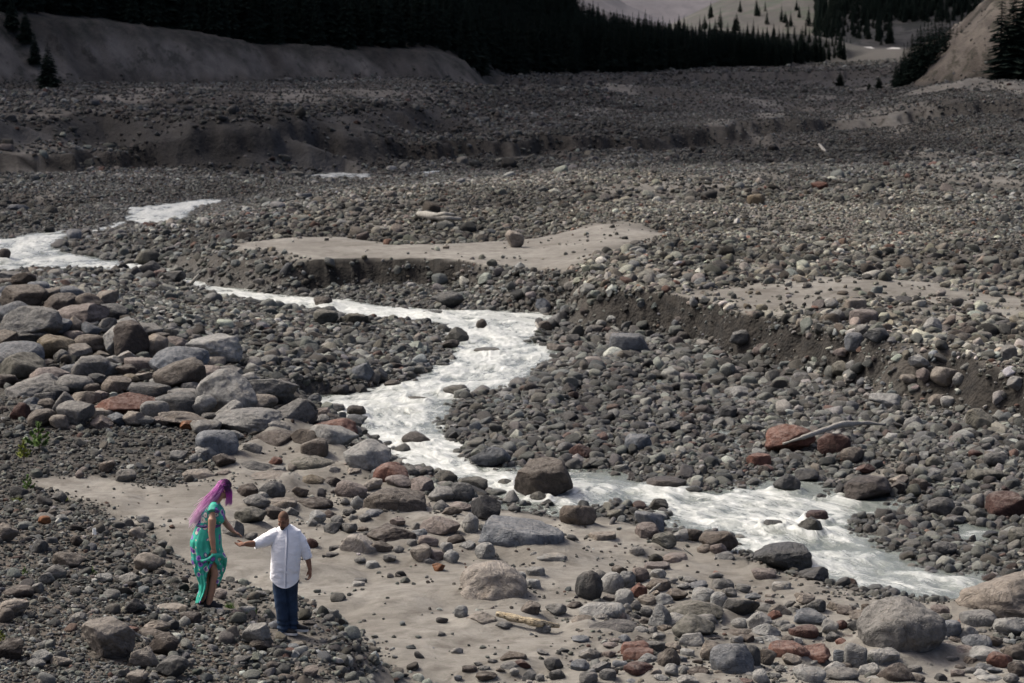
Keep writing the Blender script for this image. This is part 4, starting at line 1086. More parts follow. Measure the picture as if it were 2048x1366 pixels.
# ------------------------------------------------------------------ mountains at the head of the valley
def slope_material(name, c0, c1, dark, cov, sc):
    m, nt, b = new_mat(name); k = NT(nt); p = k.coord()
    n = k.noise(k.scale(p, (sc, sc * .35, sc * .35)), 1.0, 7, .62, .6)
    c = k.mix(k.mrange(n, .3, .7), (*c0, 1), (*c1, 1))
    c = k.mix(k.math('MULTIPLY', k.mrange(k.noise(p, sc * 1.3, 7, .7, .5), .62 - cov, .68 - cov), .9), c, (*dark, 1))
    k.set(b.inputs["Base Color"], c); b.inputs["Roughness"].default_value = .95
    k.set(b.inputs["Normal"], k.bump(n, .5, 2.0))
    return m

def mountain(name, Y, depth, prof, base_y, mat, seed, rough=.12, foot=0):
    """a mountain side: foot at distance Y, ridge `depth` metres behind, ridge heights given as photo rows at photo columns"""
    px = np.linspace(prof[0][0], prof[-1][0], 120); yy = np.interp(px, [p[0] for p in prof], [p[1] for p in prof])
    V = []; rows = 60
    for i in range(rows):
        t = i / (rows - 1); Yr = Y + depth * t
        X = (px - 1024) / F_PX * Yr
        z0 = CAM_H + (HORIZON - base_y) * Y / F_PX
        z1 = CAM_H + (HORIZON - yy) * (Y + depth) / F_PX
        hgt = np.maximum(z1 - z0, 0)
        n = fbm2(X / (depth * .22), np.full_like(X, Yr) / (depth * .9) + X / (depth * .6), seed, 5)
        V.append(np.stack([X, np.full_like(X, Yr), z0 + hgt * t ** .9 + hgt * rough * n * math.sin(math.pi * min(t * 1.05, 1)) + foot * (t - 1) * 0], -1))
    me = mesh_np(name, np.concatenate(V), grid_faces(rows, 120))
    return tag(obj(name, me, mat), kind="structure")

M_ASH = slope_material("ash_slope", (.020, .019, .017), (.062, .057, .051), (.024, .030, .020), .11, .022)
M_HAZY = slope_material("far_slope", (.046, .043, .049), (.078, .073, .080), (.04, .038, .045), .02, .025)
M_DARKRIDGE = slope_material("dark_ridge", (.014, .015, .014), (.058, .056, .052), (.007, .010, .008), .13, .035)
mountain("mountain", 6000, 1500, [(700,-60),(1100,-90),(1340,-70),(1700,-120),(2300,-150)], 69, M_HAZY, 2)
mountain("mountain", 3600, 600, [(900,-260),(1180,-40),(1250,10),(1330,44),(1380,62),(1500,64)], 66, M_HAZY, 3)
mountain("mountain", 2400, 500, [(1240,66),(1330,54),(1370,34),(1430,4),(1500,-24),(1600,-80),(1760,-120),(1900,-160)], 74, M_ASH, 5)
mountain("mountain", 1250, 420, [(1600,112),(1628,98),(1650,30),(1668,-15),(1760,-70),(1900,-130),(2200,-160)], 106, M_DARKRIDGE, 8, .16)
mountain("hill", 640, 150, [(1830,130),(1870,112),(1930,60),(1990,6),(2080,-60),(2300,-160)], 128, M_ASH, 11, .08)
def ridge_trees():
    rng = np.random.default_rng(5); S, H = [], []
    dg = bpy.context.evaluated_depsgraph_get()
    for _ in range(620):
        a = rng.uniform()
        px, py = (1632 + 150 * rng.uniform() ** 2, rng.uniform(0, 110)) if a < .36 else ((rng.uniform(1660, 1960), rng.uniform(-20, 45)) if a < .975 else (rng.uniform(1400, 1640), rng.uniform(20, 62)))
        d = Vector([float(c) for c in ray(px, py)]).normalized()
        ok, loc, nor, idx, ob, mx = bpy.context.scene.ray_cast(dg, (0, 500, CAM_H + d.z / d.y * 500) if False else tuple(Vector((0, 0, CAM_H)) + d * 700), d)
        if ok and ob.name.startswith(("mountain", "hill")) and loc.y < 3000:
            S.append(tuple(loc - Vector((0, 0, .5)))); H.append(rng.uniform(22, 46) * loc.y / F_PX)
    if S: scatter_trees("ridge_forest", S, H)
ridge_trees()
MAT_SNOW = plain("old_snow", (.30, .29, .275), .6, .3, .12, .2)
for pl in ([(1716,104),(1728,97),(1748,96),(1752,101),(1746,105),(1730,107)], [(1762,104),(1775,100),(1790,97),(1803,98),(1802,104),(1780,106)]):
    Yp = 1080.0; n = len(pl)
    V = [((px - 1024) / F_PX * Yp, Yp + (106 - py) * 2.2 * s, CAM_H + (HORIZON - py) * Yp / F_PX + (0 if s == 1 else .6)) for s in (1, .8) for px, py in pl]
    bm = bmesh.new(); vs = [bm.verts.new(v) for v in V]
    bm.faces.new(vs[n:]); 
    for i in range(n): bm.faces.new((vs[i], vs[(i + 1) % n], vs[n + (i + 1) % n], vs[n + i]))
    me = bpy.data.meshes.new("snow_patch"); bm.to_mesh(me); bm.free()
    tag(obj("snow_patch", me, MAT_SNOW), kind="structure")

# ------------------------------------------------------------------ clouds added out of view to block sun and sky over the far valley
MAT_SHADE_CLOUD, _nt, _b = new_mat('shade_cloud_mat'); _b.inputs['Base Color'].default_value = (.8, .8, .8, 1); _b.inputs['Roughness'].default_value = 1; _b.inputs['Specular IOR Level'].default_value = 0; _b.inputs['Alpha'].default_value = .93
def shade_cloud(cx, cy, rx, ry, alt, seed):
    rng = np.random.default_rng(seed); Q = []
    for _ in range(26):
        a, r = rng.uniform(0, 6.283), math.sqrt(rng.uniform()) * .8
        s = rng.uniform(.30, .5)
        Q.append(blob_c((rx * r * math.cos(a), ry * r * math.sin(a), 8 * rng.uniform()), (rx * s, ry * s, 34 * (1 - .5 * r))))
    V, Fc, b = [], [], 0
    for v, f in Q: V.append(v); Fc.append(f + b); b += len(v)
    V = np.concatenate(V); V = V + 7 * np.stack([fbm3(V / 24, seed + k, 3) for k in range(3)], -1)
    d = sun_dir * (alt / sun_dir.z)
    o = obj("shade_cloud", mesh_np("shade_cloud", V, np.concatenate(Fc)), MAT_SHADE_CLOUD, loc=(cx + d.x, cy + d.y, alt))
    tag(o, kind="structure")
def blob_c(c, r):
    v, f = ICO[4]; return v * np.array(r) + np.array(c), f
shade_cloud(-70, 400, 160, 250, 250, 3)
shade_cloud(-55, 172, 36, 48, 230, 6)
shade_cloud(205, 1330, 150, 170, 460, 9)

# ------------------------------------------------------------------ the couple
def frame_tube(P, R, n=14, caps=True, ell=None):
    """tube through points P with radii R; ell = (axis, factor) squashes it along an axis"""
    P = np.array(P, float); V, Fc = [], []
    up = np.array([0.13, .31, .94])
    for i in range(len(P)):
        t = P[min(i + 1, len(P) - 1)] - P[max(i - 1, 0)]; t /= np.linalg.norm(t) + 1e-9
        a = np.cross(t, up); a /= np.linalg.norm(a) + 1e-9; b = np.cross(a, t)
        r = R[i] if np.ndim(R[i]) else (R[i], R[i])
        for k in range(n):
            c, s = math.cos(2 * math.pi * k / n), math.sin(2 * math.pi * k / n)
            V.append(P[i] + a * c * r[0] + b * s * r[1])
    for i in range(len(P) - 1):
        for k in range(n): Fc.append((i * n + k, i * n + (k + 1) % n, (i + 1) * n + (k + 1) % n, (i + 1) * n + k))
    if caps:
        for e, base in ((0, 0), (1, (len(P) - 1) * n)):
            c = len(V); V.append(P[0] if e == 0 else P[-1])
            for k in range(n):
                a, b = base + k, base + (k + 1) % n
                Fc.append((b, a, c, c) if e == 0 else (a, b, c, c))
    return np.array(V), Fc

def rings(L, n=28, p=2.3):
    """stack of horizontal rounded sections (cx, cy, z, rx, ry), closed at both ends"""
    V, Fc = [], []
    for (cx, cy, z, rx, ry) in L:
        for k in range(n):
            c, s = math.cos(2 * math.pi * k / n), math.sin(2 * math.pi * k / n)
            V.append((cx + rx * math.copysign(abs(c) ** (2 / p), c), cy + ry * math.copysign(abs(s) ** (2 / p), s), z))
    for i in range(len(L) - 1):
        for k in range(n): Fc.append((i * n + k, i * n + (k + 1) % n, (i + 1) * n + (k + 1) % n, (i + 1) * n + k))
    for e, base in ((0, 0), (1, (len(L) - 1) * n)):
        q = L[0] if e == 0 else L[-1]; c = len(V); V.append((q[0], q[1], q[2]))
        for k in range(n): Fc.append((base + (k + 1) % n, base + k, c, c) if e == 0 else (base + k, base + (k + 1) % n, c, c))
    return np.array(V, float), Fc

def blob(c, r, R=None, n=3):
    v, f = ICO[n]; v = v * np.array(r)
    if R is not None: v = v @ np.array(R).T
    return v + np.array(c), [tuple(q) for q in f]

def remeshed(partsl, voxel, smooth=4):
    """one continuous skin over overlapping solids -> (verts, faces)"""
    bm = bmesh.new()
    for v, f in partsl:
        vs = [bm.verts.new(x) for x in v]
        for q in f:
            q = list(dict.fromkeys(q))
            if len(q) >= 3:
                try: bm.faces.new([vs[i] for i in q])
                except ValueError: pass
    bmesh.ops.recalc_face_normals(bm, faces=bm.faces)
    me = bpy.data.meshes.new("tmp"); bm.to_mesh(me); bm.free()
    o = bpy.data.objects.new("tmp", me); COL.objects.link(o)
    m = o.modifiers.new("r", 'REMESH'); m.mode = 'VOXEL'; m.voxel_size = voxel
    if smooth:
        s = o.modifiers.new("s", 'SMOOTH'); s.iterations = smooth; s.factor = .5
    dg = bpy.context.evaluated_depsgraph_get(); e = o.evaluated_get(dg).to_mesh()
    n = len(e.vertices); v = np.empty(n * 3, np.float32); e.vertices.foreach_get("co", v)
    f = np.array([tuple(p.vertices) if len(p.vertices) == 4 else tuple(p.vertices) + (p.vertices[0],) for p in e.polygons])
    o.evaluated_get(dg).to_mesh_clear(); bpy.data.objects.remove(o); bpy.data.meshes.remove(me)
    return v.reshape(-1, 3).astype(float), f

def quads_mesh(name, v, f):
    bm = bmesh.new(); vs = [bm.verts.new(x) for x in v]
    for q in f:
        q = list(dict.fromkeys(int(i) for i in q))
        if len(q) >= 3:
            try: bm.faces.new([vs[i] for i in q])
            except ValueError: pass
    bmesh.ops.delete(bm, geom=[x for x in bm.verts if not x.link_faces], context='VERTS')
    bmesh.ops.recalc_face_normals(bm, faces=bm.faces)
    for q in bm.faces: q.smooth = True
    me = bpy.data.meshes.new(name); bm.to_mesh(me); bm.free(); return me

def normals_of(v, f):
    n = np.zeros_like(v); a = v[f[:, 1]] - v[f[:, 0]]; b = v[f[:, 2]] - v[f[:, 0]]; c = np.cross(a, b)
    for k in range(3): np.add.at(n, f[:, k], c)
    return n / (np.linalg.norm(n, axis=1, keepdims=True) + 1e-12)

def hand(W, d, nrm, side, curl=.25, spread=.10, s=1.0, thumb_out=.8):
    W, d, nrm = np.array(W, float), np.array(d, float), np.array(nrm, float)
    d /= np.linalg.norm(d); nrm -= d * (nrm @ d); nrm /= np.linalg.norm(nrm); l = np.cross(d, nrm) * side
    M = np.stack([d, l, nrm], 1)
    out = [blob(W + d * .048 * s, (.058 * s, .043 * s, .018 * s), M), frame_tube([W - d * .03, W + d * .03 * s], [(.029 * s, .024 * s), (.032 * s, .020 * s)])]
    for k, L in enumerate((.072, .080, .074, .058)):
        b = W + d * .085 * s + l * (1.5 - k) * .0205 * s
        ang = (1.5 - k) * spread; q = d * math.cos(ang) + l * math.sin(ang); P = [b - q * .02 * s, b]; c = 0
        for j, fr in enumerate((.45, .32, .23)):
            c += curl * (1 + .15 * k) * (1.2 if j else .7)
            P.append(P[-1] + (q * math.cos(c) + nrm * math.sin(c)) * L * fr * s)
        out.append(frame_tube(P, [.0105 * s, .0105 * s, .0098 * s, .0092 * s, .0070 * s], 10))
    t0 = W + d * .022 * s + l * .026 * s; q = d * .62 + l * thumb_out + nrm * .25; q /= np.linalg.norm(q); q2 = d * .85 + l * thumb_out * .55 + nrm * .2; q2 /= np.linalg.norm(q2)
    out.append(frame_tube([t0, t0 + q * .042 * s, t0 + q * .042 * s + q2 * .030 * s, t0 + q * .042 * s + q2 * .050 * s], [.0145 * s, .0120 * s, .0108 * s, .0078 * s], 10))
    return out

def head_parts(c, rot, s=1.0):
    """skull, jaw, nose, brow, lips, ears; face towards local -y"""
    R = np.array(rot); T = lambda p: np.array(c) + R @ (np.array(p) * s)
    B = lambda p, r, n=3: blob(T(p), np.array(r) * s, R, n)
    return [B((0, .008, .022), (.077, .097, .098), 4), B((0, -.030, -.045), (.058, .066, .072)), B((0, -.062, -.088), (.030, .028, .024)),
            B((0, -.097, -.018), (.013, .022, .028)), B((0, -.108, -.034), (.019, .015, .012)), B((0, -.080, .022), (.054, .020, .014)),
            B((0, -.090, -.064), (.024, .013, .008)), B((0, -.088, -.074), (.021, .012, .008)), B((.078, .012, -.010), (.010, .020, .032)), B((-.078, .012, -.010), (.010, .020, .032)),
            B((.040, -.066, -.030), (.024, .024, .024)), B((-.040, -.066, -.030), (.024, .024, .024))]

def rot_xyz(ax, ay, az): return np.array(Euler((ax, ay, az), 'XYZ').to_matrix())

MAT_SKIN_M = plain("brown_skin", (.215, .108, .066), .55, .35, .12, 30)
MAT_SKIN_W = plain("tan_skin", (.360, .200, .130), .55, .35, .08, 30)
MAT_HAIR_M = plain("cropped_hair", (.115, .068, .046), .8, .2, .2, 80)
MAT_BEARD = plain("dark_beard", (.014, .010, .008), .8, .2, .2, 80)
MAT_SHIRT, _nt, _b = new_mat("white_shirt_cotton"); _k = NT(_nt); _p = _k.coord()
_w = _k.n("ShaderNodeTexChecker"); _k.set(_w.inputs[0], _p); _w.inputs["Scale"].default_value = 55; _w.inputs[1].default_value = (.83, .83, .84, 1); _w.inputs[2].default_value = (.80, .80, .825, 1)
_k.set(_b.inputs["Base Color"], _w.outputs[0]); _b.inputs["Roughness"].default_value = .9
_k.set(_b.inputs["Normal"], _k.bump(_k.noise(_k.scale(_p, (6, 6, 14)), 1.0, 5, .6, .8), .5, .03))
MAT_JEANS = plain("dark_blue_denim", (.020, .036, .066), .85, .2, .45, 7, .4, 16)
MAT_SHOE = plain("black_shoe_fabric", (.012, .012, .013), .7, .3, .2, 30)
MAT_SOLE = plain("white_shoe_sole", (.50, .50, .48), .7, .3, .1, 20)
MAT_EYE = plain("eye_dark", (.02, .015, .012), .3, .5)

def shoe(parent, heel, ang, L=.29, pitch=0.0):
    """black low shoe with a white rubber sole"""
    c, s = math.cos(ang), math.sin(ang); X = lambda u, w, z: (heel[0] + c * u - s * w, heel[1] + s * u + c * w, heel[2] + z - pitch * u)
    prof = [(-.005, .026, .05, .06), (.03, .036, .085, .085), (.08, .038, .10, .10), (.13, .042, .075, .075), (.19, .050, .055, .055), (.25, .046, .045, .045), (L, .022, .032, .032)]
    V, Fc, n = [], [], 14
    for u, w, h, _ in prof:
        for k in range(n):
            a = math.pi * k / (n - 1); V.append(X(u, w * math.cos(a), .022 + h * max(math.sin(a), 0.0) ** .8))
    m = len(prof)
    for i in range(m - 1):
        for k in range(n - 1): Fc.append((i * n + k, i * n + k + 1, (i + 1) * n + k + 1, (i + 1) * n + k))
        Fc.append((i * n + n - 1, i * n, (i + 1) * n, (i + 1) * n + n - 1))
    Fc.append(tuple(range(n))); Fc.append(tuple((m - 1) * n + k for k in range(n)))
    bm = bmesh.new(); vs = [bm.verts.new(v) for v in V]
    for q in Fc: bm.faces.new([vs[i] for i in q])
    bmesh.ops.recalc_face_normals(bm, faces=bm.faces)
    for q in bm.faces: q.smooth = True
    me = bpy.data.meshes.new("shoe"); bm.to_mesh(me); bm.free(); so = obj("shoe", me, MAT_SHOE, parent)
    V, Fc = [], []
    out = [(u, w * 1.08 + .003) for u, w, _, _ in prof]; loop = [(u, w) for u, w in out] + [(u, -w) for u, w in reversed(out)]
    for z in (-.004, .026):
        V += [X(u, w, z) for u, w in loop]
    n = len(loop); Fc = [tuple(range(n)), tuple(range(n, 2 * n))] + [(i, (i + 1) % n, n + (i + 1) % n, n + i) for i in range(n)]
    bm = bmesh.new(); vs = [bm.verts.new(v) for v in V]
    for q in Fc: bm.faces.new([vs[i] for i in q])
    bmesh.ops.recalc_face_normals(bm, faces=bm.faces)
    me = bpy.data.meshes.new("sole"); bm.to_mesh(me); bm.free(); obj("sole", me, MAT_SOLE, so)

def person_root(px, py, label, px_per_m_height, slim, name="person"):
    x, y = hit(px, py, 0, 24, 60, 3000)
    o = bpy.data.objects.new(name, None); o.empty_display_size = .3
    o.location = (x, y, float(look("z", x, y))); o.rotation_euler = (0, 0, -math.atan2(x, y)); link(o)
    s = px_per_m_height * y / F_PX; o.scale = (s * slim, s * slim, s)
    print("person", label[:12], x, y, o.location.z, "scale", s)
    CLEAR.append((x, y, .26))
    return tag(o, label, "person")

def build_man():
    root = person_root(578, 1268, "man in a white shirt and dark jeans reaching out his hand", 151.0, .885)
    C, S = np.array([-.065, -.065, 1.585]), None
    HR = rot_xyz(.36, .05, -.34)
    # --- body: one skin from head to ankles
    P = head_parts(C, HR, 1.0)
    P.append(frame_tube([(-.012, .03, 1.42), (-.025, .0, 1.50), (-.05, -.045, 1.56)], [.068, .060, .058]))
    P.append(rings([(-.04, 0, .78, .15, .11), (-.045, 0, .90, .175, .13), (-.035, -.01, 1.05, .185, .14), (-.02, 0, 1.22, .19, .13), (-.014, 0, 1.36, .185, .11), (-.012, .01, 1.44, .12, .08), (-.012, .015, 1.47, .06, .06)]))
    P.append(frame_tube([(-.18, 0, 1.39), (-.33, -.03, 1.325), (-.485, -.07, 1.268)], [.062, .055, .047]))
    P.append(frame_tube([(-.47, -.065, 1.272), (-.54, -.12, 1.276), (-.60, -.165, 1.285), (-.648, -.20, 1.292)], [.045, .046, .038, .030]))
    P += hand((-.648, -.20, 1.292), (-.80, -.50, .02), (.10, -.35, .93), 1, .10, .16, 1.05, .95)
    P.append(frame_tube([(.14, 0, 1.36), (.225, .005, 1.22), (.282, .0, 1.08)], [.045, .050, .047]))
    P.append(frame_tube([(.280, .0, 1.09), (.310, -.015, 1.00), (.330, -.03, .90)], [.046, .043, .031]))
    P += hand((.330, -.03, .90), (.02, -.05, -1), (-.85, -.45, .0), 1, .38, .05, 1.05, .45)
    for kx, pts_ in ((0, [(-.12, 0, .84), (-.115, -.02, .48), (-.085, -.03, .10)]), (1, [(.03, .02, .84), (.05, .04, .48), (.065, .09, .10)])):
        P.append(frame_tube(pts_, [.095, .065, .045]))
    v, f = remeshed(P, .0065, 4)
    body = obj("body", mesh_np("body", v, f), MAT_SKIN_M, root)
    T = lambda p: C + HR @ np.array(p)
    # cropped hair, brows, eyes, beard
    hv, hf = ICO[4]; hv = hv * np.array([.0795, .0995, .1005]) + np.array([0, .0085, .0225])
    keep = (hv[:, 2] > .035) | ((hv[:, 1] > .02) & (hv[:, 2] > -.035)); keep &= ~((hv[:, 1] < -.062) & (hv[:, 2] < .072))
    ff = [q for q in hf if keep[q].all()]
    obj("hair", quads_mesh("hair", hv @ HR.T + C, ff), MAT_HAIR_M, root)
    for sx in (-1, 1):
        vv, q = blob(T((sx * .030, -.092, .032)), (.020, .006, .005), HR, 2); obj("eyebrow", quads_mesh("eyebrow", vv, q), MAT_BEARD, root)
        vv, q = blob(T((sx * .030, -.085, .008)), (.012, .008, .006), HR, 2); obj("eye", quads_mesh("eye", vv, q), MAT_EYE, root)
    vv, q = remeshed([blob(T((0, -.068, -.092)), (.030, .028, .022), HR), blob(T((.030, -.070, -.070)), (.010, .018, .024), HR), blob(T((-.030, -.070, -.070)), (.010, .018, .024), HR), blob(T((0, -.102, -.052)), (.024, .009, .006), HR)], .004, 2)
    obj("beard", mesh_np("beard", vv, q), MAT_BEARD, root)
    # --- shirt: body and sleeves in one cloth, curved tails
    Q = [rings([(-.052, 0, .56, .212, .150), (-.052, 0, .70, .217, .158), (-.048, -.005, .85, .220, .162), (-.038, -.015, 1.0, .222, .166), (-.028, -.015, 1.15, .224, .162), (-.018, -.005, 1.28, .228, .150),
                (-.014, 0, 1.37, .230, .130), (-.013, .005, 1.425, .205, .108), (-.013, .012, 1.465, .135, .085), (-.015, .015, 1.50, .078, .072)], 36, 2.35),
         frame_tube([(-.15, .0, 1.375), (-.26, -.015, 1.335), (-.37, -.035, 1.300), (-.50, -.075, 1.262)], [.100, .100, .082, .060], 18),
         frame_tube([(.13, .0, 1.375), (.205, .0, 1.27), (.255, .0, 1.16), (.296, -.005, 1.045)], [.070, .088, .078, .064], 18)]
    v, f = remeshed(Q, .0075, 6)
    nrm = normals_of(v, f)
    w = fbm3(v * np.array([9, 9, 16]) + np.stack([v[:, 2] * 3, v[:, 2] * 0, v[:, 0] * 5], 1), 3, 3)
    rdg = 1 - 2 * np.abs(fbm3(np.stack([v[:, 0] * 5 + v[:, 2] * 4, v[:, 1] * 5, v[:, 2] * 7 - v[:, 0] * 3], 1), 6, 3))
    amp = .007 + .006 * sstep(1.15, .75, v[:, 2]) + .006 * sstep(.18, .3, np.abs(v[:, 0] + .02))
    v = v + nrm * (amp * (.8 * w + .8 * rdg))[:, None]
    hem = .665 + .055 * np.clip(np.abs(v[:, 0] + .05) / .2, 0, 1.2) ** 2 * 1.6
    cut = (v[:, 2] < hem) & (np.abs(v[:, 0]) < .3)
    cut |= np.linalg.norm(v - np.array([-.53, -.085, 1.252]), axis=1) < .052
    low = (v[:, 2] < hem) & (np.abs(v[:, 0]) < .3)
    f = f[~(cut[f].all(1) | (cut & ~low)[f].any(1))]
    v[:, 2] = np.where(low, hem, v[:, 2])
    obj("shirt", quads_mesh("shirt", v, f), MAT_SHIRT, root)
    sh = bpy.data.objects["shirt"]
    def band(name, path, r0, r1, par):
        vv, q = frame_tube(path, [r0, r1], 18, False); m = quads_mesh(name, vv, q); o = obj(name, m, MAT_SHIRT, par); sd = o.modifiers.new("thick", 'SOLIDIFY'); sd.thickness = .006; return o
    band("cuff", [(-.462, -.062, 1.272), (-.512, -.080, 1.258)], .068, .064, sh); band("cuff", [(.286, -.004, 1.085), (.300, -.006, 1.038)], .075, .073, sh)
    # collar and button placket
    for sx in (-1, 1):
        bm = bmesh.new(); c = np.array([-.022, -.058, 1.495])
        pl = [(0, -.02, -.012), (sx * .045, -.022, -.048), (sx * .068, .018, -.012), (sx * .070, .05, .012), (sx * .055, .055, .030), (sx * .040, .0, .022)]
        vs = [bm.verts.new(c + np.array(p) * np.array([1, 1, 1])) for p in pl]; bm.faces.new(vs)
        me = bpy.data.meshes.new("collar"); bm.to_mesh(me); bm.free(); o = obj("collar", me, MAT_SHIRT, sh); sd = o.modifiers.new("thick", 'SOLIDIFY'); sd.thickness = .008
    front = lambda z: (np.interp(z, [.66, .85, 1.0, 1.15, 1.28, 1.37, 1.43, 1.47], [-.052, -.048, -.038, -.028, -.018, -.016, -.018, -.022]), -np.interp(z, [.66, .85, 1.0, 1.15, 1.28, 1.37, 1.43, 1.47], [.160, .172, .186, .182, .162, .136, .110, .082]))
    zs = np.linspace(.672, 1.46, 26); V, Fc = [], []
    for z in zs:
        x, y = front(z)
        V += [(x - .017, y + .004, z), (x - .015, y - .004, z), (x + .013, y - .004, z), (x + .016, y + .004, z)]
    for i in range(25): Fc += [(i * 4 + k, i * 4 + k + 1, i * 4 + 5 + k, i * 4 + 4 + k) for k in range(3)]
    obj("placket", quads_mesh("placket", V, Fc), MAT_SHIRT, sh)
    o = obj("placket_edge", quads_mesh("placket_edge", [(front(z)[0] + dx_, front(z)[1] - .0055 * (1 if j else .2), z) for z in zs for j, dx_ in enumerate((.0185, .0125))], [(i * 2, i * 2 + 1, i * 2 + 3, i * 2 + 2) for i in range(25)]), plain("grey_placket_edge", (.24, .25, .33), .9), sh)
    MB = plain("shirt_button", (.55, .55, .58), .4, .5)
    for z in np.linspace(.76, 1.40, 7):
        x, y = front(z); vv, q = blob((x, y - .006, z), (.0055, .003, .0055), None, 2); obj("button", quads_mesh("button", vv, q), MB, sh)
    # --- jeans
    J = [rings([(-.05, 0, .70, .185, .135), (-.05, 0, .80, .198, .146), (-.05, 0, .90, .195, .14), (-.05, 0, .97, .18, .13)], 32, 2.3),
         frame_tube([(-.128, .0, .84), (-.132, -.01, .66), (-.120, -.025, .48), (-.100, -.02, .28), (-.082, -.02, .10), (-.080, -.02, .045)], [(.112, .125), (.108, .118), (.094, .102), (.088, .098), (.084, .098), (.086, .100)], 20),
         frame_tube([(.035, .01, .84), (.045, .02, .66), (.052, .035, .48), (.056, .06, .28), (.062, .085, .11), (.064, .09, .06)], [(.112, .125), (.102, .118), (.088, .102), (.080, .096), (.076, .096), (.078, .098)], 20)]
    v, f = remeshed(J, .0075, 4); nrm = normals_of(v, f)
    fold = fbm3(np.stack([v[:, 0] * 8, v[:, 1] * 8, v[:, 2] * 13], 1), 31, 3); low = sstep(.30, .06, v[:, 2]); kn = np.exp(-((v[:, 2] - .46) / .1) ** 2)
    v = v + nrm * ((.006 + .012 * low + .005 * kn) * fold + .008 * low * np.sin(v[:, 2] * 95 + v[:, 0] * 12))[:, None]
    obj("jeans", mesh_np("jeans", v, f), MAT_JEANS, root)
    shoe(root, (-.155, .0, .012), -.42, .30); shoe(root, (.015, .105, .03), -.30, .29)

def dress_material():
    m, nt, b = new_mat("floral_dress_cloth"); k = NT(nt); p = k.coord()
    base = k.mix(k.mrange(k.noise(p, 6.0, 4), .35, .65), (.018, .27, .195, 1), (.030, .38, .28, 1))
    wob = k.n("ShaderNodeVectorMath", operation='ADD'); k.set(wob.inputs[0], p)
    w2 = k.n("ShaderNodeVectorMath", operation='SCALE'); k.set(w2.inputs[0], k.noise(p, 22, 3, .6, 0, 1)); w2.inputs["Scale"].default_value = .030
    k.set(wob.inputs[1], w2.outputs[0]); q = wob.outputs[0]
    d = k.voro(q, 11.5); c = k.n("ShaderNodeSeparateColor"); k.set(c.inputs[0], k.voro(q, 11.5, out="Color"))
    on = k.math('GREATER_THAN', c.outputs[0], .45)
    petal = k.math('MULTIPLY', k.mrange(d, .40, .36), on)
    rim = k.math('MULTIPLY', k.mrange(d, .50, .46), on)
    heart = k.math('MULTIPLY', k.mrange(d, .14, .10), on)
    cl = k.math('GREATER_THAN', c.outputs[1], .62)
    x = k.mix(rim, base, k.mix(cl, (.05, .06, .20, 1), (.62, .62, .50, 1)))
    x = k.mix(petal, x, k.mix(k.math('GREATER_THAN', c.outputs[2], .25), (.55, .50, .42, 1), k.mix(k.mrange(d, .1, .4), (.12, .035, .26, 1), (.34, .16, .52, 1))))
    x = k.mix(heart, x, (.03, .015, .06, 1))
    d2 = k.voro(q, 21.0); c2 = k.n("ShaderNodeSeparateColor"); k.set(c2.inputs[0], k.voro(q, 21.0, out="Color"))
    leaf = k.math('MULTIPLY', k.mrange(d2, .36, .30), k.math('GREATER_THAN', c2.outputs[0], .80))
    x = k.mix(leaf, x, k.mix(k.math('GREATER_THAN', c2.outputs[1], .5), (.40, .45, .36, 1), (.10, .05, .25, 1)))
    k.set(b.inputs["Base Color"], x); b.inputs["Roughness"].default_value = .6; b.inputs["Specular IOR Level"].default_value = .35
    k.set(b.inputs["Normal"], k.bump(k.noise(k.scale(p, (14, 14, 4)), 1.0, 4, .55, .6), .35, .02))
    return m

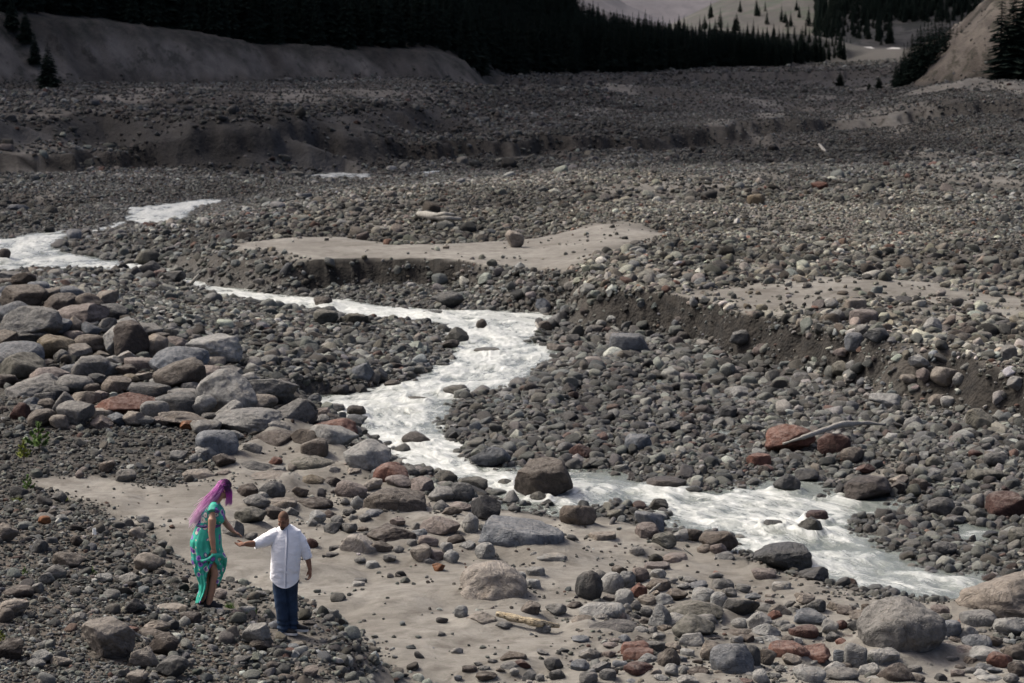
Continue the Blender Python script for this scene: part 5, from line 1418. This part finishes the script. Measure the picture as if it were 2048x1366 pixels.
def build_woman():
    root = person_root(417, 1217, "woman with long purple and pink hair in a green floral dress holding up her skirt", 154.0, .96)
    MD = dress_material()
    C = np.array([.235, .01, 1.598]); HR = rot_xyz(0, 0, math.radians(116)) @ rot_xyz(.58, .0, 0)
    P = head_parts(C, HR, .95)
    P.append(frame_tube([(.10, .0, 1.40), (.15, .0, 1.47), (.205, .0, 1.55)], [.058, .050, .052]))
    P.append(rings([(-.03, .0, .80, .15, .15), (-.045, .0, .90, .175, .165), (-.02, .0, 1.02, .155, .15), (.025, .0, 1.14, .135, .125), (.065, .0, 1.24, .145, .14), (.08, .0, 1.34, .125, .155), (.09, .0, 1.41, .08, .13), (.10, .0, 1.44, .05, .06)]))
    # right arm, hanging, hand closed on the gathered skirt
    P.append(frame_tube([(.085, -.155, 1.375), (.07, -.205, 1.24), (.055, -.215, 1.08)], [.062, .060, .047]))
    P.append(frame_tube([(.055, -.215, 1.09), (.068, -.225, .97), (.082, -.225, .855)], [.047, .043, .030]))
    P += hand((.082, -.225, .855), (.06, .05, -1), (.15, .95, .1), -1, .75, .03, .95, .45)
    # left arm, reaching down towards the man
    P.append(frame_tube([(.10, .155, 1.375), (.18, .17, 1.25), (.245, .15, 1.13)], [.060, .056, .045]))
    P.append(frame_tube([(.24, .152, 1.14), (.30, .10, 1.075), (.355, .05, 1.025)], [.044, .041, .028]))
    P += hand((.355, .05, 1.025), (.80, -.15, -.42), (-.30, -.30, -.85), -1, .12, .14, .95, .95)
    # legs
    P.append(frame_tube([(.0, -.085, .84), (.075, -.10, .66), (.100, -.105, .49), (.055, -.08, .30), (.005, -.06, .07)], [.100, .085, .060, .056, .038], 18))
    P.append(frame_tube([(-.06, .085, .84), (-.03, .09, .66), (-.02, .10, .48), (-.055, .11, .28), (-.085, .12, .07)], [.100, .082, .058, .054, .038], 18))
    v, f = remeshed(P, .0065, 4)
    obj("body", mesh_np("body", v, f), MAT_SKIN_W, root)
    # --- bodice
    Q = [rings([(.022, 0, 1.11, .160, .150), (.03, 0, 1.16, .160, .150), (.062, 0, 1.22, .176, .165), (.078, 0, 1.29, .172, .172), (.082, 0, 1.35, .145, .170), (.088, 0, 1.40, .105, .150), (.09, 0, 1.425, .065, .115)], 34, 2.2),
         blob((.160, -.075, 1.225), (.085, .085, .080)), blob((.160, .075, 1.225), (.085, .085, .080)),
         frame_tube([(.10, -.10, 1.405), (.095, -.165, 1.385), (.092, -.200, 1.335)], [.062, .078, .086], 16), frame_tube([(.10, .10, 1.405), (.105, .165, 1.385), (.115, .200, 1.335)], [.062, .078, .086], 16)]
    v, f = remeshed(Q, .0075, 4); nrm = normals_of(v, f)
    v = v + nrm * (.006 * fbm3(v * np.array([16, 16, 9]), 5, 3))[:, None]
    dress = obj("dress", mesh_np("dress", v, f), MD, root)
    vv, q = rings([(.02, 0, 1.115, .168, .158), (.02, 0, 1.130, .174, .163), (.024, 0, 1.150, .171, .160)], 34, 2.2)
    obj("waist_sash", quads_mesh("waist_sash", vv, q), plain("purple_sash", (.085, .05, .16), .7, .3, .4, 20), dress)
    # --- skirt: full round above the hand, open along the slit below it, trailing behind and lifted in front
    zk = [1.15, 1.05, .92, .85, .78, .68, .58, .48, .35, .25, .10, .05]
    xb = [-.142, -.19, -.238, -.240, -.225, -.210, -.190, -.165, -.125, -.125, -.175, -.190]
    xf = [.180, .188, .190, .190, .205, .238, .236, .215, .165, .10, .03, .0]
    nt_, nz = 120, 90; V = np.zeros((nz, nt_, 3)); ok = np.ones((nz, nt_), bool)
    th = np.linspace(0, 2 * np.pi, nt_, endpoint=False); deg = np.degrees(th)
    dfront = np.minimum(np.abs(((deg - 352) + 180) % 360 - 180), 999)
    hem = .085 + .255 * sstep(80, 35, dfront) + .03 * np.sin(th * 5)
    hem = np.where((deg > 195) & (deg < 275), .085 + .05 * (deg - 195) / 80, hem)
    for i in range(nz):
        t = i / (nz - 1); z = 1.15 + (hem - 1.15) * t
        b_, f_ = np.interp(-z, [-a for a in zk], xb), np.interp(-z, [-a for a in zk], xf)
        cx, rx = (b_ + f_) / 2, (f_ - b_) / 2; ry = np.interp(-z, [-1.15, -.95, -.7, -.3, 0], [.152, .192, .200, .185, .17])
        flow = sstep(1.10, .5, z)
        fold = (.055 * np.sin(9 * th + 2.2 * z + .8 * np.sin(3 * z * 4)) + .035 * np.sin(17 * th - 6 * z) + .03 * fbm2(th * 5, z * 7, 19, 3)) * (.15 + flow)
        # swags: folds that sag away from the hand towards the back and the front
        hx = np.radians(278); da = (th - hx + np.pi) % (2 * np.pi) - np.pi
        sag = .80 - .16 * np.abs(np.sin(da * .9)) ; sw = np.exp(-((z - sag) / .055) ** 2) + .7 * np.exp(-((z - sag + .13) / .045) ** 2)
        sw = sw * np.exp(-(np.abs(da) / 1.7) ** 2)
        rr = 1 + fold + .10 * sw
        V[i, :, 0] = cx + rx * rr * np.cos(th); V[i, :, 1] = ry * rr * np.sin(th); V[i, :, 2] = z
        lo = np.interp(-z, [-.80, -.72, -.45, -.1], [281, 272, 258, 246]); hi = np.interp(-z, [-.80, -.72, -.45, -.1], [281, 292, 306, 318])
        ok[i] = ~((z < .80) & (deg > lo) & (deg < hi))
    idx = np.arange(nz * nt_).reshape(nz, nt_); nx = np.roll(idx, -1, 1)
    Fc = np.stack([idx[:-1], nx[:-1], nx[1:], idx[1:]], -1).reshape(-1, 4); kk = ok.ravel()
    Fc = [q for q in Fc if kk[q].all()]
    o = obj("skirt", quads_mesh("skirt", V.reshape(-1, 3), Fc), MD, dress); sd = o.modifiers.new("thick", 'SOLIDIFY'); sd.thickness = .006
    # cloth bunched in her hand
    B = []
    for path, r in (([(.085, -.235, .775), (.02, -.235, .715), (-.07, -.205, .685), (-.16, -.13, .705)], [.030, .030, .026, .012]), ([(.09, -.235, .77), (.16, -.20, .755), (.215, -.12, .70), (.225, -.06, .60), (.20, -.05, .47)], [.030, .036, .040, .036, .014]),
                    ([(.085, -.232, .78), (.12, -.215, .68), (.17, -.16, .60), (.19, -.11, .48)], [.028, .030, .030, .012]), ([(.08, -.235, .79), (.05, -.225, .66), (.0, -.205, .58), (-.04, -.19, .46)], [.026, .026, .022, .010])):
        B.append(frame_tube(path, r, 12))
    v, f = remeshed(B, .008, 3); nrm = normals_of(v, f); v = v + nrm * (.007 * fbm3(v * 22, 9, 2))[:, None]
    obj("gathered_cloth", mesh_np("gathered_cloth", v, f), MD, dress)
    shoe(root, (-.055, -.05, .006), -.12, .25); shoe(root, (-.145, .125, .006), -.05, .25)
    # --- hair: dark at the crown, magenta, pink at the tips, blown back
    m, nt, b = new_mat("dyed_hair"); k = NT(nt)
    k.set(b.inputs["Base Color"], k.ramp(k.attr("along", out=2), [(0, (.010, .005, .012)), (.16, (.045, .006, .045)), (.30, (.36, .04, .29)), (.52, (.58, .28, .50)), (1, (.74, .54, .68))]))
    b.inputs["Roughness"].default_value = .45
    rng = np.random.default_rng(12); V, Fc, A = [], [], []
    hv, hf = ICO[4]; hv = hv * np.array([.083, .103, .106]) + np.array([0, .012, .026])
    keep = (hv[:, 1] > -.055) | (hv[:, 2] > .085); keep &= (hv[:, 2] > -.05)
    n0 = len(V); hw = hv @ HR.T * .97 + C; V += list(hw); A += list(.02 + .30 * np.clip((C[2] + .10 - hw[:, 2]) / .2, 0, 1)); Fc += [tuple(q) for q in hf if keep[q].all()]
    def strand(Ps, r0, a0, a1):
        n = 5; base = len(V); m_ = len(Ps)
        tv, tf = frame_tube(Ps, [r0 * (1 - .82 * (i / (m_ - 1)) ** 1.3) for i in range(m_)], n, False)
        V.extend(list(tv)); A.extend(np.repeat(np.linspace(a0, a1, m_), n)); Fc.extend([tuple(int(x) + base for x in q) for q in tf])
    def scalp(phi, lat, k=1.03):
        return C + HR @ (np.array([.083 * math.sin(lat), .012 + .103 * math.sin(phi) * math.cos(lat), .026 + .106 * math.cos(phi) * math.cos(lat)]) * k * .97)
    for i in range(420):
        lat = rng.uniform(-1.35, 1.35); phi0 = rng.uniform(-1.0, .9); phi1 = rng.uniform(1.2, 1.75)
        Ps = [scalp(phi0 + (phi1 - phi0) * t, lat, 1.02 + .05 * rng.uniform()) for t in np.linspace(0, 1, 5)]
        L = rng.triangular(.30, .88, 1.10); sp = .050 * (1.25 - L) + .014
        tip = np.array([.205 - .425 * L, .012 - .03 * L, 1.600 - .445 * L]) + rng.normal(size=3) * sp * np.array([1, 1.25, 1.0]) + np.array([0, .07 * math.sin(lat) * (1.2 - L), 0])
        q0 = Ps[-1]; m1 = q0 + np.array([-.05, 0, -.07]); m2 = m1 * .4 + tip * .6 + np.array([.02, -.01, .015]) + rng.normal(size=3) * .024
        for t in np.linspace(.12, 1, 9):
            u = 1 - t
            Ps.append(u ** 3 * q0 + 3 * u * u * t * m1 + 3 * u * t * t * m2 + t ** 3 * tip + np.array([0, 0, .006 * math.sin(t * 13 + i)]) * t)
        j_ = rng.normal() * .10; strand(Ps, rng.uniform(.005, .010), max(.0, .04 + .08 * max(phi0, 0) + j_ * .6), min(1, max(.35, L * .95 + j_)))
    for i in range(110):                                   # the locks that fall beside her face
        s = rng.choice([-1, 1]) * rng.uniform(.6, 1)
        p0 = C + np.array([.02 + .03 * rng.normal() * .5, .085 * s, .06]); e = C + np.array([.01 + .10 * rng.uniform(), .082 * s, -.15 - .07 * rng.uniform()])
        Ps = [p0 * (1 - t) + e * t + np.array([.032 * math.sin(math.pi * t), .022 * s * math.sin(math.pi * t), 0]) for t in np.linspace(0, 1, 8)]
        strand(Ps, rng.uniform(.008, .013), .05, .5)
    me = bpy.data.meshes.new("hair"); bm = bmesh.new(); vs = [bm.verts.new(x) for x in V]
    for q in Fc:
        try: bm.faces.new([vs[i] for i in dict.fromkeys(q)])
        except ValueError: pass
    for q in bm.faces: q.smooth = True
    bm.to_mesh(me); bm.free(); set_attr(me, "along", A)
    obj("hair", me, m, root)

build_man()
build_woman()

# ------------------------------------------------------------------ driftwood, seedlings and other small things
def wood_material(name, c0, c1, dark, cov=.5):
    m, nt, b = new_mat(name); k = NT(nt); uv = k.attr("grain", out=1)
    n = k.noise(k.scale(uv, (1.6, 9, 1)), 1.0, 6, .65, .5)
    c = k.mix(k.mrange(n, .3, .7), (*c0, 1), (*c1, 1))
    c = k.mix(k.mrange(k.noise(k.scale(uv, (2.5, 14, 1)), 1.0, 5, .7), cov, cov + .12), c, (*dark, 1))
    k.set(b.inputs["Base Color"], c); b.inputs["Roughness"].default_value = .85
    k.set(b.inputs["Normal"], k.bump(n, .8, .03)); return m
W_PALE = wood_material("bleached_wood", (.20, .19, .165), (.37, .355, .32), (.09, .08, .065), .52)
W_YELLOW = wood_material("yellow_wood", (.36, .26, .13), (.52, .47, .36), (.05, .038, .026), .47)

def stick(P, R, seed, n=14):
    """knobbly tapering branch through world points"""
    P = np.array(P, float); m = 28; tt = np.linspace(0, len(P) - 1, m)
    Q = np.stack([np.interp(tt, np.arange(len(P)), P[:, k]) for k in range(3)], 1)
    for _ in range(2): Q[1:-1] = (Q[:-2] + 2 * Q[1:-1] + Q[2:]) / 4
    r = np.interp(tt, np.arange(len(P)), R)
    L = np.concatenate([[0], np.cumsum(np.linalg.norm(np.diff(Q, axis=0), axis=1))])
    v, f = frame_tube(Q, list(r), n)
    g = np.zeros((len(v), 3)); g[:m * n, 0] = np.repeat(L, n) * 6; g[:m * n, 1] = np.tile(np.abs(np.linspace(-1, 1, n)), m)
    ax = np.concatenate([np.repeat(Q, n, 0), Q[:1], Q[-1:]]); d = v - ax
    v = ax + d * (1 + .6 * fbm3(v / (r.mean() * 3.2) + seed, seed, 3))[:, None]
    return v, f, g

def driftwood(name, spans, mat, label, cat="driftwood", lift=.5):
    vs, fs, gs = [], [], []; base = 0; root = None
    for i, (pl, rad) in enumerate(spans):
        P = []
        for (px, py, dz) in pl:
            x, y = hit(px, py, dz, 24, 240); P.append((x, y, float(look("z", x, y)) + dz))
        R = [q * P[j][1] / F_PX for j, q in enumerate(rad)]
        v, f, g = stick(P, R, i + len(label))
        o0 = P[len(P) // 2]
        me = quads_mesh(name if i == 0 else "branch", v, f)
        a = me.attributes.new("grain", 'FLOAT_VECTOR', 'POINT')
        if len(me.vertices) == len(g): a.data.foreach_set("vector", g.astype(np.float32).ravel())
        o = obj(name if i == 0 else "branch", me, mat, root)
        if root is None: root = tag(o, label, cat)
    for P in (pts([(s[0], s[1]) for s in spans[0][0]], .4),):
        for q in P: CLEAR.append((q[0], q[1], .08))
    return root

driftwood("log", [([(993,1228,.10),(1035,1238,.12),(1075,1246,.12),(1117,1252,.09)], [5.5, 8, 7.5, 4.5])], W_YELLOW, "split yellow weathered log lying on the sand in front of the lumpy boulder", "log")
driftwood("driftwood_branch", [([(1566,888,.62),(1610,873,.78),(1650,860,.68),(1685,848,.45),(1725,846,.30),(1772,849,.20)], [2.6, 4.2, 5.6, 6.6, 5.2, 2])], W_PALE, "long bent white driftwood branch lying across the big red boulder")
driftwood("driftwood_log", [([(838,428,.30),(865,432,.32),(895,436,.28),(922,438,.2)], [6, 6.5, 5, 3.5]), ([(868,430,.45),(888,427,.6),(908,429,.55)], [4, 3.5, 2.5])], W_PALE, "white driftwood log lying among cobbles on the far terrace")
driftwood("driftwood_branch", [([(249,1256,.28),(268,1266,.20),(285,1275,.12),(300,1279,.10)], [2.5, 3.6, 4, 3]), ([(283,1274,.14),(291,1283,.10),(294,1292,.04)], [3, 2.6, 1.6]), ([(286,1275,.14),(297,1284,.08),(299,1290,.04)], [2.6, 2, 1.4])], W_PALE, "forked white driftwood branch behind the large shaded boulder near the couple")
driftwood("driftwood_stick", [([(273,1141,.08),(282,1146,.08),(291,1151,.06)], [1.6, 2.2, 1.4])], W_PALE, "short white stick on the gravel beside the tan boulder left of the woman")
driftwood("driftwood_stick", [([(1072,645,.5),(1076,656,.4),(1084,664,.25),(1090,664,.2)], [2.0, 2.6, 2.4, 1.6])], W_PALE, "curved white stick hooked over a brown stone at the stream edge")
driftwood("driftwood_stick", [([(1298,1186,.25),(1309,1176,.32),(1321,1167,.38)], [2.6, 2.8, 2.2])], W_PALE, "short straight white stick poking up among the cobble pile")
driftwood("driftwood_plank", [([(380,568,.06),(389,560,.25),(397,549,.5)], [3.4, 4.2, 3.2])], W_PALE, "pale broken plank leaning on stones beside the upper stream")
driftwood("driftwood_stick", [([(1366,1096,.26),(1376,1104,.2),(1386,1112,.12)], [1.2, 1.3, 1.0])], W_PALE, "thin pale stick among stones by the brown dome boulder at the waterline")
driftwood("driftwood_log", [([(1638,288,.3),(1645,297,.25),(1652,303,.15)], [2.4, 3, 2])], W_PALE, "small pale driftwood piece far out on the upper gravel flat")

MAT_SEED = plain("seedling_needles", (.085, .150, .030), .7, .3, .35, 30)
MAT_SEED_Y = plain("yellow_green_needles", (.17, .20, .03), .7, .3, .35, 30)
MAT_TWIG = plain("seedling_twig", (.06, .042, .028), .9, .2)
def seedling(px, py, hpx, mat, label, seed, lean=0.0):
    rng = np.random.default_rng(seed); x, y = hit(px, py, 0, 24, 120); h = hpx * y / F_PX
    root = bpy.data.objects.new("pine_seedling", None); root.location = (x, y, float(look("z", x, y)) - .02); root.empty_display_size = .1; link(root)
    tag(root, label, "seedling"); CLEAR.append((x, y, .06))
    SV, SF, LV, LF = [], [], [], []
    def tw(P, r):
        v, f = frame_tube(P, r, 5, False); b = len(SV); SV.extend(list(v)); SF.extend([tuple(int(i) + b for i in q) for q in f])
    def tuft(p, d, L):
        for _ in range(60):
            t = rng.uniform(0, 1); a = rng.normal(size=3); a -= d * (a @ d); a /= np.linalg.norm(a) + 1e-9
            s = p + d * L * t; e = s + (d * .6 + a * .8) * L * .55 * rng.uniform(.7, 1.2); w = np.cross(d, a) * .010 * h / .5
            b = len(LV); LV.extend([s - w, s + w, e + w * .4, e - w * .4]); LF.append((b, b + 1, b + 2, b + 3))
    top = np.array([lean * h, 0, h]); tw([(0, 0, 0), tuple(top * .5 + [0, .01, 0]), tuple(top)], [.012 * h / .5, .009 * h / .5, .004])
    tuft(top * .8, np.array([0, 0, 1.0]), .22 * h)
    for lvl in (.22, .45, .68):
        for b in range(5):
            a = b * 1.2566 + rng.uniform(-.3, .3) + lvl * 3; L = h * (.46 - .38 * lvl) * rng.uniform(.7, 1.25); d = np.array([math.cos(a), math.sin(a), .55]); d /= np.linalg.norm(d)
            p = top * lvl; e = p + d * L; tw([tuple(p), tuple((p + e) / 2), tuple(e)], [.006 * h / .5, .005 * h / .5, .003])
            tuft(p + d * L * .35, d, L * .55); tuft(p + d * L * .8, (d + [0, 0, .5]) / np.linalg.norm(d + [0, 0, .5]), L * .4)
    obj("stem", quads_mesh("stem", SV, SF), MAT_TWIG, root); obj("needles", mesh_np("needles", np.array(LV), np.array(LF), False), mat, root)
seedling(78, 905, 62, MAT_SEED, "green pine seedling standing on the gravel slope at the left", 1)
seedling(48, 922, 42, MAT_SEED_Y, "yellow green pine seedling below the greener one on the gravel slope", 2)
seedling(56, 984, 36, MAT_SEED, "small dark green seedling at the end of the sand strip", 3)
seedling(186, 1152, 20, MAT_SEED, "tiny green seedling among stones between the brown and pale stones left of the couple", 4)
seedling(49, 1150, 18, MAT_SEED, "tiny thin green shoot on the gravel at the left edge", 6)
seedling(2, 1284, 26, MAT_SEED_Y, "bright green shoot cut by the left picture edge above the dark brown boulder", 8)

def tuft_patch(px, py, wpx, n, label, seed, mat):
    rng = np.random.default_rng(seed); x, y = hit(px, py, 0, 24, 120); w = wpx * y / F_PX; V, Fc = [], []
    for _ in range(n):
        a, r = rng.uniform(0, 6.28), w / 2 * math.sqrt(rng.uniform()); bx, by = r * math.cos(a), r * .6 * math.sin(a); hh = rng.uniform(.04, .11); t = rng.uniform(0, 6.28); s = .006
        b = len(V); V += [(bx - s * math.cos(t), by - s * math.sin(t), 0), (bx + s * math.cos(t), by + s * math.sin(t), 0), (bx + rng.normal() * .04, by + rng.normal() * .04, hh)]; Fc.append((b, b + 1, b + 2))
    o = obj("grass_tuft", mesh_np("grass_tuft", np.array(V), np.array(Fc), False), mat, loc=(x, y, float(look("z", x, y)))); tag(o, label, "grass"); CLEAR.append((x, y, w * .3))
tuft_patch(493, 1228, 44, 150, "low green grass tuft between the couple beside a pale stone", 1, MAT_SEED)
tuft_patch(460, 1216, 20, 60, "small green grass tuft at the woman's heels", 2, MAT_SEED)
tuft_patch(32, 1003, 22, 70, "faint yellow green tuft below the seedling on the sand strip", 3, MAT_SEED_Y)
tuft_patch(134, 1002, 10, 40, "small yellow tuft beside the dark angular stone on the sand strip", 4, MAT_SEED_Y)

def scrap(px, py, w, h):
    x, y = hit(px, py, 0, 24, 80); k = y / F_PX; z = float(look("z", x, y)); CLEAR.append((x, y, .10))
    bm = bmesh.new(); n = 5
    g = [[bm.verts.new(((i / (n - 1) - .5) * w * k * (1 - .25 * j / (n - 1)), .05 * j / (n - 1) + .012 * math.sin(i * 1.7 + j), .02 + j / (n - 1) * h * k * .95 + .006 * math.sin(i * 2.1))) for i in range(n)] for j in range(n)]
    for j in range(n - 1):
        for i in range(n - 1): bm.faces.new((g[j][i], g[j][i + 1], g[j + 1][i + 1], g[j + 1][i]))
    me = bpy.data.meshes.new("paper_scrap"); bm.to_mesh(me); bm.free()
    o = obj("paper_scrap", me, plain("white_paper", (.62, .61, .57), .8, .2, .1, 40), loc=(x, y, z)); sd = o.modifiers.new("thick", 'SOLIDIFY'); sd.thickness = .004
    o.rotation_euler = (0, 0, .3); tag(o, "small white scrap standing up among dark gravel left of the woman", "scrap")
scrap(189, 1072, 9, 14)
scatter()
